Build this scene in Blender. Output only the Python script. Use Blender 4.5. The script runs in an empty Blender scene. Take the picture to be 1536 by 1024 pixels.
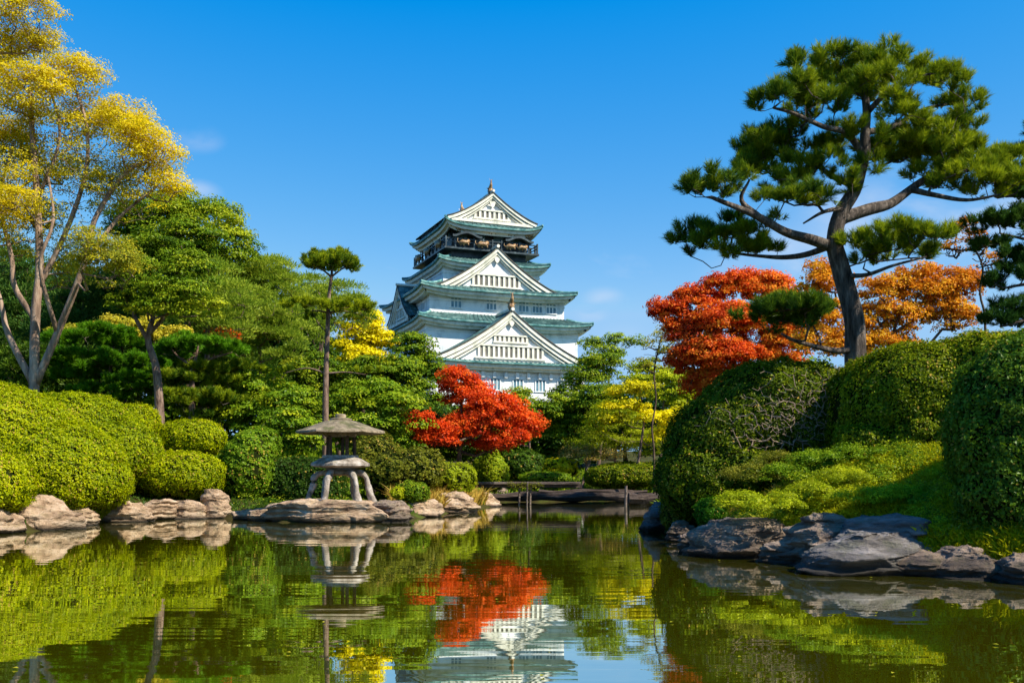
import bpy, math, random
import numpy as np
from mathutils import Vector, noise as mnoise

R = math.radians
SC = bpy.context.scene
COL = SC.collection

# ------------------------------------------------------------ camera, sky, sun, exposure
F = 1500.0            # focal length in pixels of the 1536 px wide photograph
CAMZ, HZ = 1.5, 712.0
cam_d = bpy.data.cameras.new('camera')
cam = bpy.data.objects.new('camera', cam_d); COL.objects.link(cam)
cam.location = (0, 0, CAMZ); cam.rotation_euler = (R(90), 0, 0)
cam_d.sensor_width = 36.0
cam_d.lens = 36.0 * F / 1536
cam_d.shift_y = (HZ - 512) / 1536
cam_d.clip_end = 6000; cam_d.clip_start = 0.05
SC.camera = cam

SUN_AZ, SUN_EL = 116.0, 46.0      # compass degrees clockwise from +Y (view direction)
S = Vector((math.sin(R(SUN_AZ)) * math.cos(R(SUN_EL)), math.cos(R(SUN_AZ)) * math.cos(R(SUN_EL)), math.sin(R(SUN_EL))))
sl = bpy.data.lights.new('sun', 'SUN'); sl.energy = 5.0; sl.angle = R(0.5); sl.color = (1.0, 0.92, 0.78)
so = bpy.data.objects.new('sun', sl); COL.objects.link(so)
so.rotation_euler = S.to_track_quat('Z', 'Y').to_euler(); so.location = S * 50

world = bpy.data.worlds.new('World'); SC.world = world; world.use_nodes = True
wn, wl = world.node_tree.nodes, world.node_tree.links
wn.clear()
sky = wn.new('ShaderNodeTexSky'); sky.sky_type = 'NISHITA'; sky.sun_disc = False
sky.sun_elevation = R(SUN_EL); sky.sun_rotation = R(SUN_AZ); sky.air_density = 1.0; sky.dust_density = 0.2; sky.ozone_density = 2.5
hs = wn.new('ShaderNodeHueSaturation'); hs.inputs['Saturation'].default_value = 1.32; hs.inputs['Value'].default_value = 1.0
hs.inputs['Hue'].default_value = 0.488
tc = wn.new('ShaderNodeTexCoord')
mp = wn.new('ShaderNodeMapping'); mp.inputs['Scale'].default_value = (7, 7, 15); mp.inputs['Location'].default_value = (3.1, 0, 0.6)
cn = wn.new('ShaderNodeTexNoise'); cn.inputs['Scale'].default_value = 1.0; cn.inputs['Detail'].default_value = 7; cn.inputs['Roughness'].default_value = 0.55
cn.inputs['Distortion'].default_value = 0.35
cr = wn.new('ShaderNodeMapRange'); cr.inputs['From Min'].default_value = 0.60; cr.inputs['From Max'].default_value = 0.86; cr.inputs['To Max'].default_value = 0.25
sepw = wn.new('ShaderNodeSeparateXYZ')
band = wn.new('ShaderNodeMapRange'); band.inputs['From Min'].default_value = 0.265; band.inputs['From Max'].default_value = 0.19
mulc = wn.new('ShaderNodeMath'); mulc.operation = 'MULTIPLY'
mixc = wn.new('ShaderNodeMix'); mixc.data_type = 'RGBA'
bg = wn.new('ShaderNodeBackground'); bg.inputs['Strength'].default_value = 0.12
wo = wn.new('ShaderNodeOutputWorld')
wl.new(sky.outputs[0], hs.inputs['Color']); wl.new(tc.outputs['Generated'], mp.inputs[0]); wl.new(mp.outputs[0], cn.inputs['Vector'])
wl.new(cn.outputs[0], cr.inputs['Value']); wl.new(tc.outputs['Generated'], sepw.inputs[0]); wl.new(sepw.outputs['Z'], band.inputs['Value'])
wl.new(cr.outputs[0], mulc.inputs[0]); wl.new(band.outputs[0], mulc.inputs[1])

# a few soft cloud banks standing in given directions of the sky, broken up by noise
acc = mulc.outputs[0]
n2w = wn.new('ShaderNodeTexNoise'); n2w.inputs['Scale'].default_value = 9.0; n2w.inputs['Detail'].default_value = 6; n2w.inputs['Distortion'].default_value = 0.5
mp2 = wn.new('ShaderNodeMapping'); mp2.inputs['Scale'].default_value = (1, 1, 2.2); wl.new(tc.outputs['Generated'], mp2.inputs[0]); wl.new(mp2.outputs[0], n2w.inputs['Vector'])
nr2 = wn.new('ShaderNodeMapRange'); nr2.inputs['From Min'].default_value = 0.36; nr2.inputs['From Max'].default_value = 0.66; wl.new(n2w.outputs[0], nr2.inputs['Value'])
for (px_, py_, rr_, ss_) in ((295, 208, 0.030, 0.35), (298, 288, 0.026, 0.45), (1190, 400, 0.10, 0.55), (1330, 335, 0.12, 0.50), (1500, 330, 0.10, 0.6), (905, 447, 0.026, 0.55), (885, 470, 0.022, 0.6), (930, 520, 0.05, 0.35)):
    v_ = Vector(((px_ - 768) / F, 1, (HZ - py_) / F)).normalized()
    sb_ = wn.new('ShaderNodeVectorMath'); sb_.operation = 'SUBTRACT'; sb_.inputs[1].default_value = v_; wl.new(tc.outputs['Generated'], sb_.inputs[0])
    sc_ = wn.new('ShaderNodeVectorMath'); sc_.operation = 'MULTIPLY'; sc_.inputs[1].default_value = (1, 1, 1.9); wl.new(sb_.outputs[0], sc_.inputs[0])
    le_ = wn.new('ShaderNodeVectorMath'); le_.operation = 'LENGTH'; wl.new(sc_.outputs[0], le_.inputs[0])
    mr_ = wn.new('ShaderNodeMapRange'); mr_.interpolation_type = 'SMOOTHSTEP'; mr_.inputs['From Min'].default_value = rr_; mr_.inputs['From Max'].default_value = rr_ * 0.1; mr_.inputs['To Max'].default_value = ss_
    wl.new(le_.outputs['Value'], mr_.inputs['Value'])
    m1_ = wn.new('ShaderNodeMath'); m1_.operation = 'MULTIPLY'; wl.new(mr_.outputs[0], m1_.inputs[0]); wl.new(nr2.outputs[0], m1_.inputs[1])
    m2_ = wn.new('ShaderNodeMath'); m2_.operation = 'MAXIMUM'; wl.new(acc, m2_.inputs[0]); wl.new(m1_.outputs[0], m2_.inputs[1]); acc = m2_.outputs[0]
wl.new(acc, mixc.inputs['Factor']); 
# camera-like rendering of the clear sky: deeper blue high up, even blue lower down
sr = wn.new('ShaderNodeSeparateColor'); cb = wn.new('ShaderNodeCombineColor'); wl.new(hs.outputs[0], sr.inputs[0])
KX = 1 / (0.12 * 2 ** 0.7)
for i_, (a0, a1, b0, b1) in enumerate(((0.078, 0.227, 0.002, 0.195), (0.323, 0.617, 0.285, 0.510), (0.665, 0.99, 0.815, 0.914))):
    q_ = wn.new('ShaderNodeMapRange'); q_.clamp = False
    q_.inputs['From Min'].default_value = a0 * KX; q_.inputs['From Max'].default_value = a1 * KX
    q_.inputs['To Min'].default_value = b0 * KX; q_.inputs['To Max'].default_value = b1 * KX
    m_ = wn.new('ShaderNodeMath'); m_.operation = 'MAXIMUM'; m_.inputs[1].default_value = 0.0
    n_ = wn.new('ShaderNodeMath'); n_.operation = 'MINIMUM'; n_.inputs[1].default_value = (0.33, 0.60, 0.93)[i_] * KX
    wl.new(sr.outputs[i_], q_.inputs['Value']); wl.new(q_.outputs[0], n_.inputs[0]); wl.new(n_.outputs[0], m_.inputs[0]); wl.new(m_.outputs[0], cb.inputs[i_])
wl.new(cb.outputs[0], mixc.inputs[6]); mixc.inputs[7].default_value = (4.3, 4.4, 4.9, 1)
wl.new(mixc.outputs[2], bg.inputs['Color']); wl.new(bg.outputs[0], wo.inputs['Surface'])

vs = SC.view_settings
vs.view_transform = 'Standard'; vs.look = 'None'; vs.gamma = 1.0; vs.exposure = 0.7; vs.use_curve_mapping = False
cy = SC.cycles
cy.max_bounces = 6; cy.diffuse_bounces = 3; cy.glossy_bounces = 3; cy.transmission_bounces = 3; cy.transparent_max_bounces = 4
cy.caustics_reflective = False; cy.caustics_refractive = False; cy.use_denoising = True
cy.use_adaptive_sampling = True; cy.adaptive_threshold = 0.02

# ------------------------------------------------------------ helpers
def P(px, py, d):
    return np.array([(px - 768) / F * d, d, CAMZ + (HZ - py) / F * d])

def tag(o, label=None, cat=None, group=None, kind=None):
    if label: o['label'] = label
    if cat: o['category'] = cat
    if group: o['group'] = group
    if kind: o['kind'] = kind
    return o

def empty(name, loc, label, cat, group=None, rz=0):
    o = bpy.data.objects.new(name, None); COL.objects.link(o)
    o.location = loc; o.rotation_euler = (0, 0, rz); o.empty_display_size = 0.3
    return tag(o, label, cat, group)

class MB:
    """collects vertex blocks and faces, builds ONE mesh object"""
    def __init__(s): s.v = []; s.f = []; s.n = 0; s.a = []
    def add(s, v, f, mat=0, attr=0.5):
        v = np.asarray(v, dtype=np.float64).reshape(-1, 3); f = np.asarray(f, dtype=np.int64)
        if len(v) == 0 or len(f) == 0: return
        s.f.append((f + s.n, mat)); s.v.append(v); s.n += len(v)
        s.a.append(np.broadcast_to(np.asarray(attr, dtype=np.float64), (len(v),)))
    def box(s, x0, x1, y0, y1, z0, z1, mat=0):
        v = [(x, y, z) for z in (z0, z1) for y in (y0, y1) for x in (x0, x1)]
        s.add(v, [(0, 2, 3, 1), (4, 5, 7, 6), (0, 1, 5, 4), (2, 6, 7, 3), (0, 4, 6, 2), (1, 3, 7, 5)], mat)
    def tube(s, pts, rad, seg=8, mat=0, cap=True, bump=0.0, attr=0.5):
        pts = np.asarray(pts, float); n = len(pts)
        rad = np.broadcast_to(np.asarray(rad, float), (n,))
        t = np.gradient(pts, axis=0); t /= np.linalg.norm(t, axis=1)[:, None] + 1e-9
        ref = np.array([0., 0., 1.]) if abs(t[:, 2]).mean() < 0.7 else np.array([1., 0., 0.])
        u = np.cross(t, ref); u /= np.linalg.norm(u, axis=1)[:, None] + 1e-9
        w = np.cross(t, u)
        a = np.linspace(0, 2 * np.pi, seg, endpoint=False)
        rr = rad[:, None] * (1 + (bump * np.sin(a * 3 + np.arange(n)[:, None] * 0.7) + bump * 0.7 * np.sin(a * 5 + 1.3) if bump else 0) * np.ones((n, seg)))
        v = pts[:, None, :] + rr[:, :, None] * (np.cos(a)[None, :, None] * u[:, None, :] + np.sin(a)[None, :, None] * w[:, None, :])
        i = np.arange(n - 1)[:, None] * seg; j = np.arange(seg)[None, :]; k = (j + 1) % seg
        q = np.stack([i + j, i + k, i + seg + k, i + seg + j], -1).reshape(-1, 4)
        s.add(v.reshape(-1, 3), q, mat, attr)
        if cap and seg > 3:
            b = s.n - n * seg
            s.f.append((np.array([list(range(b + (n - 1) * seg, b + n * seg))]), mat))
            s.f.append((np.array([list(range(b + seg - 1, b - 1, -1))]), mat))
    def lathe(s, prof, c, seg=24, mat=0, sides=None, cap=True):
        prof = np.asarray(prof, float); n = len(prof); seg = sides or seg
        a = np.linspace(0, 2 * np.pi, seg, endpoint=False)
        v = np.stack([c[0] + prof[:, 0, None] * np.cos(a), c[1] + prof[:, 0, None] * np.sin(a), c[2] + prof[:, 1, None] + 0 * a], -1)
        i = np.arange(n - 1)[:, None] * seg; j = np.arange(seg)[None, :]; k = (j + 1) % seg
        q = np.stack([i + j, i + k, i + seg + k, i + seg + j], -1).reshape(-1, 4)
        s.add(v.reshape(-1, 3), q, mat)
        if cap:
            b = s.n - n * seg
            s.f.append((np.array([list(range(b + (n - 1) * seg, b + n * seg))]), mat))
            s.f.append((np.array([list(range(b + seg - 1, b - 1, -1))]), mat))
    def grid(s, G, mat=0, flip=False, attr=0.5):
        G = np.asarray(G, float); n, m = G.shape[:2]
        i = np.arange(n - 1)[:, None] * m; j = np.arange(m - 1)[None, :]
        q = np.stack([i + j, i + j + 1, i + m + j + 1, i + m + j], -1).reshape(-1, 4)
        if flip: q = q[:, ::-1]
        s.add(G.reshape(-1, 3), q, mat, attr)
    def build(s, name, mats, parent=None, smooth=False, origin=None):
        V = np.concatenate(s.v) if s.v else np.zeros((0, 3))
        if origin is not None: V = V - np.asarray(origin)
        me = bpy.data.meshes.new(name)
        me.vertices.add(len(V)); me.vertices.foreach_set('co', V.astype(np.float32).ravel())
        lt = np.concatenate([np.full(len(f), f.shape[1]) for f, _ in s.f]) if s.f else np.zeros(0, int)
        lv = np.concatenate([f.ravel() for f, _ in s.f]) if s.f else np.zeros(0, int)
        mi = np.concatenate([np.full(len(f), m) for f, m in s.f]) if s.f else np.zeros(0, int)
        me.loops.add(len(lv)); me.loops.foreach_set('vertex_index', lv.astype(np.int32))
        me.polygons.add(len(lt)); me.polygons.foreach_set('loop_start', np.concatenate([[0], np.cumsum(lt)[:-1]]).astype(np.int32))
        me.polygons.foreach_set('loop_total', lt.astype(np.int32))
        if not isinstance(mats, (list, tuple)): mats = [mats]
        for m in mats: me.materials.append(m)
        me.polygons.foreach_set('material_index', mi.astype(np.int32))
        me.polygons.foreach_set('use_smooth', np.full(len(lt), bool(smooth)))
        at = me.attributes.new('v', 'FLOAT', 'POINT')
        at.data.foreach_set('value', np.concatenate(s.a).astype(np.float32) if s.a else np.zeros(0, np.float32))
        me.update(calc_edges=True); me.validate()
        o = bpy.data.objects.new(name, me); COL.objects.link(o)
        if parent is not None: o.parent = parent
        if origin is not None: o.location = origin
        return o

# ------------------------------------------------------------ materials
def nodes(name):
    m = bpy.data.materials.new(name); m.use_nodes = True
    nt = m.node_tree; nt.nodes.clear()
    out = nt.nodes.new('ShaderNodeOutputMaterial')
    return m, nt.nodes, nt.links, out

def ramp(nd, cols):
    r = nd.new('ShaderNodeValToRGB'); e = r.color_ramp.elements
    while len(e) < len(cols): e.new(0.5)
    for i, c in enumerate(cols):
        pos, cc = (c if len(c) == 2 else (i / (len(cols) - 1), c))
        e[i].position = pos; e[i].color = (*cc, 1)
    return r

def leaf_mat(name, cols, trans=0.35, gloss=0.008):
    cols = [(min(c[0] * (1.95 if c[1] > c[0] * 1.3 and 'hedge' not in name else 1.55), 0.9), min(c[1] * 1.45, 0.8), c[2] * 0.9) for c in cols]
    gloss = min(gloss, 0.012)
    m, nd, ln, out = nodes(name)
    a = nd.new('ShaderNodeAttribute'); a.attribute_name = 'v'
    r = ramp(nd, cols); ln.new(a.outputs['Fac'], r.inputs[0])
    d = nd.new('ShaderNodeBsdfDiffuse'); t = nd.new('ShaderNodeBsdfTranslucent'); g = nd.new('ShaderNodeBsdfGlossy')
    g.inputs['Roughness'].default_value = 0.4
    m1 = nd.new('ShaderNodeMixShader'); m1.inputs[0].default_value = trans
    m2 = nd.new('ShaderNodeMixShader'); m2.inputs[0].default_value = gloss
    ln.new(r.outputs[0], d.inputs[0]); ln.new(r.outputs[0], t.inputs[0])
    ln.new(d.outputs[0], m1.inputs[1]); ln.new(t.outputs[0], m1.inputs[2])
    ln.new(m1.outputs[0], m2.inputs[1]); ln.new(g.outputs[0], m2.inputs[2])
    ln.new(m2.outputs[0], out.inputs[0])
    return m

def noise_mat(name, cols, scale=3.0, rough=0.85, bump=0.3, stretch=(1, 1, 1), detail=8, bscale=None, spec=0.3, wet_shade=None, bdist=0.05, moss=0.0):
    m, nd, ln, out = nodes(name)
    b = nd.new('ShaderNodeBsdfPrincipled'); b.inputs['Roughness'].default_value = rough
    b.inputs['Specular IOR Level'].default_value = spec
    t = nd.new('ShaderNodeTexCoord'); mpn = nd.new('ShaderNodeMapping'); mpn.inputs['Scale'].default_value = stretch
    n = nd.new('ShaderNodeTexNoise'); n.inputs['Scale'].default_value = scale; n.inputs['Detail'].default_value = detail; n.inputs['Roughness'].default_value = 0.62
    ln.new(t.outputs['Object'], mpn.inputs[0]); ln.new(mpn.outputs[0], n.inputs['Vector'])
    r = ramp(nd, cols)
    mr = nd.new('ShaderNodeMapRange'); mr.inputs['From Min'].default_value = 0.32; mr.inputs['From Max'].default_value = 0.68
    ln.new(n.outputs[0], mr.inputs[0]); ln.new(mr.outputs[0], r.inputs[0])
    col = r.outputs[0]
    if moss:
        gm = nd.new('ShaderNodeNewGeometry'); sm = nd.new('ShaderNodeSeparateXYZ'); ln.new(gm.outputs['Normal'], sm.inputs[0])
        nm_ = nd.new('ShaderNodeTexNoise'); nm_.inputs['Scale'].default_value = 2.6; nm_.inputs['Detail'].default_value = 9; nm_.inputs['Roughness'].default_value = 0.7; ln.new(t.outputs['Object'], nm_.inputs['Vector'])
        ma = nd.new('ShaderNodeMath'); ma.operation = 'MULTIPLY_ADD'; ma.inputs[1].default_value = 0.12; ln.new(sm.outputs['Z'], ma.inputs[0]); ln.new(nm_.outputs[0], ma.inputs[2])
        mrm = nd.new('ShaderNodeMapRange'); mrm.inputs['From Min'].default_value = 0.60; mrm.inputs['From Max'].default_value = 0.68; mrm.inputs['To Max'].default_value = moss; ln.new(ma.outputs[0], mrm.inputs[0])
        mxm = nd.new('ShaderNodeMix'); mxm.data_type = 'RGBA'; ln.new(mrm.outputs[0], mxm.inputs['Factor']); ln.new(col, mxm.inputs[6]); mxm.inputs[7].default_value = (0.085, 0.095, 0.018, 1); col = mxm.outputs[2]
    if wet_shade:  # dark band by height: damp waterline, plus painted shade where set high
        g = nd.new('ShaderNodeNewGeometry'); sp = nd.new('ShaderNodeSeparateXYZ'); ln.new(g.outputs['Position'], sp.inputs[0])
        w = nd.new('ShaderNodeMapRange'); w.inputs['From Min'].default_value = 0.02; w.inputs['From Max'].default_value = wet_shade
        mx = nd.new('ShaderNodeMix'); mx.data_type = 'RGBA'
        ln.new(sp.outputs['Z'], w.inputs[0]); ln.new(w.outputs[0], mx.inputs['Factor']); mx.inputs[6].default_value = (0.018, 0.014, 0.009, 1)
        ln.new(col, mx.inputs[7]); col = mx.outputs[2]
    ln.new(col, b.inputs['Base Color'])
    n2 = nd.new('ShaderNodeTexNoise'); n2.inputs['Scale'].default_value = bscale or scale * 3; n2.inputs['Detail'].default_value = 10; n2.inputs['Roughness'].default_value = 0.7
    ln.new(mpn.outputs[0], n2.inputs['Vector'])
    bp = nd.new('ShaderNodeBump'); bp.inputs['Strength'].default_value = bump; bp.inputs['Distance'].default_value = bdist
    ln.new(n2.outputs[0], bp.inputs['Height']); ln.new(bp.outputs[0], b.inputs['Normal'])
    ln.new(b.outputs[0], out.inputs[0])
    return m

def hx(r, g, b):
    f = lambda c: (c / 255 / 12.92) if c <= 10 else ((c / 255 + 0.055) / 1.055) ** 2.4
    return (f(r), f(g), f(b))

M = {}
M['bark_pale'] = noise_mat('bark_pale', [(0.10, 0.065, 0.045), (0.30, 0.20, 0.14), (0.50, 0.38, 0.28)], 3, bump=0.9, stretch=(1.5, 1.5, 0.35))
M['bark_pine'] = noise_mat('bark_pine', [(0.02, 0.015, 0.011), (0.13, 0.10, 0.08), (0.32, 0.26, 0.21)], 7, bump=1.0, stretch=(1.6, 1.6, 0.3), bdist=0.1)
M['bark_dark'] = noise_mat('bark_dark', [(0.035, 0.022, 0.014), (0.10, 0.065, 0.04), (0.17, 0.12, 0.08)], 6, bump=0.8, stretch=(1.5, 1.5, 0.4))
M['bark_red'] = noise_mat('bark_red', [(0.06, 0.035, 0.025), (0.20, 0.125, 0.09), (0.34, 0.24, 0.18)], 6, bump=0.9, stretch=(1.5, 1.5, 0.4))
M['twig'] = noise_mat('twig', [(0.16, 0.11, 0.07), (0.36, 0.27, 0.19)], 8, bump=0.2)

M['L_yellow'] = leaf_mat('leaf_yellow', [(0.16, 0.20, 0.03), (0.36, 0.33, 0.02), (0.52, 0.44, 0.010), (0.58, 0.49, 0.015)], 0.45)
M['L_palegold'] = leaf_mat('leaf_palegold', [(0.14, 0.17, 0.02), (0.32, 0.31, 0.03), (0.48, 0.42, 0.06)], 0.4)
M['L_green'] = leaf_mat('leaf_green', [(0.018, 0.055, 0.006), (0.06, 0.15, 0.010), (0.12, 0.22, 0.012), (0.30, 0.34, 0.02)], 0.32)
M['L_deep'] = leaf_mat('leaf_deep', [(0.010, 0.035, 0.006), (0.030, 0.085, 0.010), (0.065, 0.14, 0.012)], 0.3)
M['L_fresh'] = leaf_mat('leaf_fresh', [(0.03, 0.09, 0.006), (0.10, 0.22, 0.012), (0.22, 0.32, 0.015)], 0.35)
M['L_lime'] = leaf_mat('leaf_lime', [(0.10, 0.16, 0.008), (0.26, 0.33, 0.012), (0.45, 0.48, 0.02)], 0.4)
M['L_gold'] = leaf_mat('leaf_gold', [(0.22, 0.24, 0.008), (0.55, 0.50, 0.01), (0.85, 0.72, 0.01)], 0.42)
M['L_bluegreen'] = leaf_mat('leaf_bluegreen', [(0.014, 0.055, 0.016), (0.045, 0.13, 0.030), (0.10, 0.21, 0.045)], 0.3)
M['L_soft'] = leaf_mat('leaf_soft', [(0.04, 0.10, 0.014), (0.13, 0.25, 0.028), (0.25, 0.38, 0.05)], 0.35)
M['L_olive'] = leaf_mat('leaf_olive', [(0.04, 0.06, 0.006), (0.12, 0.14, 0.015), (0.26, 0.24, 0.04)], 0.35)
M['L_straw'] = leaf_mat('leaf_straw', [(0.16, 0.11, 0.03), (0.36, 0.25, 0.07), (0.50, 0.40, 0.12)], 0.35)
M['L_red'] = leaf_mat('leaf_red', [(0.24, 0.018, 0.004), (0.48, 0.050, 0.010), (0.58, 0.090, 0.014), (0.60, 0.18, 0.03)], 0.42)
M['L_orangered'] = leaf_mat('leaf_orangered', [(0.30, 0.025, 0.010), (0.52, 0.08, 0.014), (0.60, 0.17, 0.025), (0.58, 0.31, 0.04)], 0.42)
M['L_orange'] = leaf_mat('leaf_orange', [(0.30, 0.09, 0.008), (0.48, 0.19, 0.012), (0.56, 0.28, 0.02), (0.50, 0.34, 0.03)], 0.42)
M['L_hedge'] = leaf_mat('leaf_hedge', [(0.030, 0.07, 0.0015), (0.138, 0.195, 0.0015), (0.26, 0.30, 0.0015), (0.36, 0.38, 0.003)], 0.28)
M['L_hedge2'] = leaf_mat('leaf_hedge_dark', [(0.02, 0.045, 0.002), (0.075, 0.115, 0.003), (0.18, 0.22, 0.005), (0.30, 0.32, 0.008)], 0.28)
M['L_ivy'] = leaf_mat('leaf_broad', [(0.014, 0.05, 0.005), (0.05, 0.13, 0.008), (0.11, 0.21, 0.010)], 0.3, 0.08)
M['N_pine'] = leaf_mat('needles', [(0.015, 0.055, 0.010), (0.050, 0.125, 0.012), (0.14, 0.23, 0.012), (0.30, 0.36, 0.015)], 0.28)
M['N_pineblue'] = leaf_mat('needles_cool', [(0.010, 0.045, 0.014), (0.03, 0.10, 0.022), (0.075, 0.16, 0.03)], 0.28)
M['N_bright'] = leaf_mat('needles_bright', [(0.015, 0.07, 0.006), (0.045, 0.17, 0.008), (0.10, 0.26, 0.012)], 0.3)
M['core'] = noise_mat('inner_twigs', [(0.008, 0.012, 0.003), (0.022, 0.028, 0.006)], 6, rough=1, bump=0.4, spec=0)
M['grass'] = leaf_mat('grass_blades', [(0.10, 0.11, 0.004), (0.25, 0.27, 0.006), (0.42, 0.41, 0.010)], 0.4)
M['rock_warm'] = noise_mat('rock_warm', [(0.13, 0.075, 0.045), (0.46, 0.31, 0.19), (0.70, 0.53, 0.37)], 2.2, bump=1.0, stretch=(0.8, 0.8, 2.2), wet_shade=0.16, bscale=5, moss=0.3, bdist=0.15)
M['rock_grey'] = noise_mat('rock_grey', [(0.06, 0.048, 0.042), (0.24, 0.17, 0.12), (0.50, 0.37, 0.27)], 2.4, bump=1.0, stretch=(0.6, 0.6, 2.8), wet_shade=0.34, bscale=5, moss=0.3, bdist=0.15)  # band reaches above the damp line, shade painted on the rock sides
M['rock_blue'] = noise_mat('rock_blue', [(0.055, 0.052, 0.055), (0.165, 0.145, 0.13), (0.35, 0.31, 0.285)], 2.4, bump=1.0, stretch=(0.6, 0.6, 2.8), wet_shade=0.34, bscale=5, moss=0.3, bdist=0.15)  # same high band: damp foot and painted dark sides
M['stone_lantern'] = noise_mat('lantern_stone', [(0.045, 0.042, 0.022), (0.22, 0.17, 0.105), (0.38, 0.30, 0.20)], 3.0, bump=0.8, bscale=14, bdist=0.04, moss=0.6)
M['stone_leg'] = noise_mat('lantern_leg_stone', [(0.10, 0.08, 0.06), (0.34, 0.29, 0.24), (0.56, 0.51, 0.46)], 3.5, bump=0.9, bscale=12, bdist=0.05, moss=0.4)
M['wood_grey'] = noise_mat('weathered_wood', [(0.05, 0.035, 0.025), (0.17, 0.125, 0.10), (0.30, 0.25, 0.21)], 4, bump=0.8, stretch=(0.3, 3, 3))
M['wood_dark'] = noise_mat('dark_wood', [(0.015, 0.010, 0.008), (0.06, 0.04, 0.03), (0.12, 0.09, 0.07)], 4, bump=0.8, stretch=(0.3, 3, 3), wet_shade=0.3)
M['ground'] = noise_mat('soil_and_moss', [(0.025, 0.016, 0.008), (0.05, 0.045, 0.012), (0.07, 0.10, 0.014)], 0.9, rough=1, bump=0.8, spec=0.05)

# water: murky green, nearly still
def water_mat():
    m, nd, ln, out = nodes('pond_water')
    b = nd.new('ShaderNodeBsdfDiffuse'); b.inputs['Color'].default_value = (0.085, 0.080, 0.001, 1)
    gl = nd.new('ShaderNodeBsdfGlossy'); gl.inputs['Roughness'].default_value = 0.0; gl.inputs['Color'].default_value = (0.97, 0.99, 0.93, 1)
    fr = nd.new('ShaderNodeFresnel'); fr.inputs['IOR'].default_value = 1.333
    pw = nd.new('ShaderNodeMath'); pw.operation = 'POWER'; pw.inputs[1].default_value = 0.19
    mxs = nd.new('ShaderNodeMixShader')
    ln.new(fr.outputs[0], pw.inputs[0]); ln.new(pw.outputs[0], mxs.inputs[0]); ln.new(b.outputs[0], mxs.inputs[1]); ln.new(gl.outputs[0], mxs.inputs[2])
    t = nd.new('ShaderNodeTexCoord')
    def nz(scale, sx, sy, det, dist=0.0):
        mpn = nd.new('ShaderNodeMapping'); mpn.inputs['Scale'].default_value = (sx, sy, 1)
        n = nd.new('ShaderNodeTexNoise'); n.inputs['Scale'].default_value = scale; n.inputs['Detail'].default_value = det; n.inputs['Distortion'].default_value = dist
        ln.new(t.outputs['Object'], mpn.inputs[0]); ln.new(mpn.outputs[0], n.inputs['Vector']); return n
    a = nz(1.0, 0.20, 1.5, 2, 0.2); c = nz(4.5, 0.10, 1.7, 3); p = nz(0.22, 1, 1.6, 2)
    pr = nd.new('ShaderNodeMapRange'); pr.inputs['From Min'].default_value = 0.42; pr.inputs['From Max'].default_value = 0.66; pr.inputs['To Min'].default_value = 0.12; pr.inputs['To Max'].default_value = 1.0
    ln.new(p.outputs[0], pr.inputs[0])
    mu = nd.new('ShaderNodeMath'); mu.operation = 'MULTIPLY'; ln.new(c.outputs[0], mu.inputs[0]); ln.new(pr.outputs[0], mu.inputs[1])
    mu2 = nd.new('ShaderNodeMath'); mu2.operation = 'MULTIPLY'; mu2.inputs[1].default_value = 0.09; ln.new(mu.outputs[0], mu2.inputs[0])
    ad = nd.new('ShaderNodeMath'); ad.operation = 'MULTIPLY_ADD'; ln.new(a.outputs[0], ad.inputs[0]); ad.inputs[1].default_value = 0.42; ln.new(mu2.outputs[0], ad.inputs[2])
    bp = nd.new('ShaderNodeBump'); bp.inputs['Strength'].default_value = 1.0; bp.inputs['Distance'].default_value = 0.0075
    ln.new(ad.outputs[0], bp.inputs['Height'])
    for q in (gl, fr): ln.new(bp.outputs[0], q.inputs['Normal'])
    ln.new(mxs.outputs[0], out.inputs[0])
    return m
M['water'] = water_mat()

# ------------------------------------------------------------ terrain and water
SHORE = np.array([(-14, -8), (-19, 4), (-17, 14), (-13.2, 21.8), (-13.3, 25.6), (-12.8, 26.8), (-13.2, 30.6), (-12.5, 33.6), (-10.9, 35), (-8.5, 34.2),
    (-7.2, 31.6), (-3.6, 32.2), (-2.95, 37.5), (-1.1, 46.9), (-1.6, 55), (-1.4, 57), (7.9, 57), (8.4, 50), (6.0, 42), (4.5, 30), (4.1, 27), (4.2, 22), (4.4, 18.9), (5.2, 17.7),
    (6.2, 15.4), (7.0, 14.6), (7.6, 14.0), (9.4, 12.6), (13, 11), (16, 6), (14, -8)], float)

def sdist(X, Y):
    """signed distance to the pond outline, positive on land"""
    px, py = X.ravel(), Y.ravel()
    A = SHORE; B = np.roll(SHORE, -1, 0)
    best = np.full(px.shape, 1e9); inside = np.zeros(px.shape, bool)
    for (ax, ay), (bx, by) in zip(A, B):
        ex, ey = bx - ax, by - ay
        t = np.clip(((px - ax) * ex + (py - ay) * ey) / (ex * ex + ey * ey), 0, 1)
        best = np.minimum(best, np.hypot(px - ax - t * ex, py - ay - t * ey))
        c = ((ay > py) != (by > py)) & (px < (bx - ax) * (py - ay) / (by - ay + 1e-12) + ax)
        inside ^= c
    return np.where(inside, -best, best).reshape(X.shape)

def sstep(a, b, x):
    t = np.clip((x - a) / (b - a), 0, 1); return t * t * (3 - 2 * t)

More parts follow.
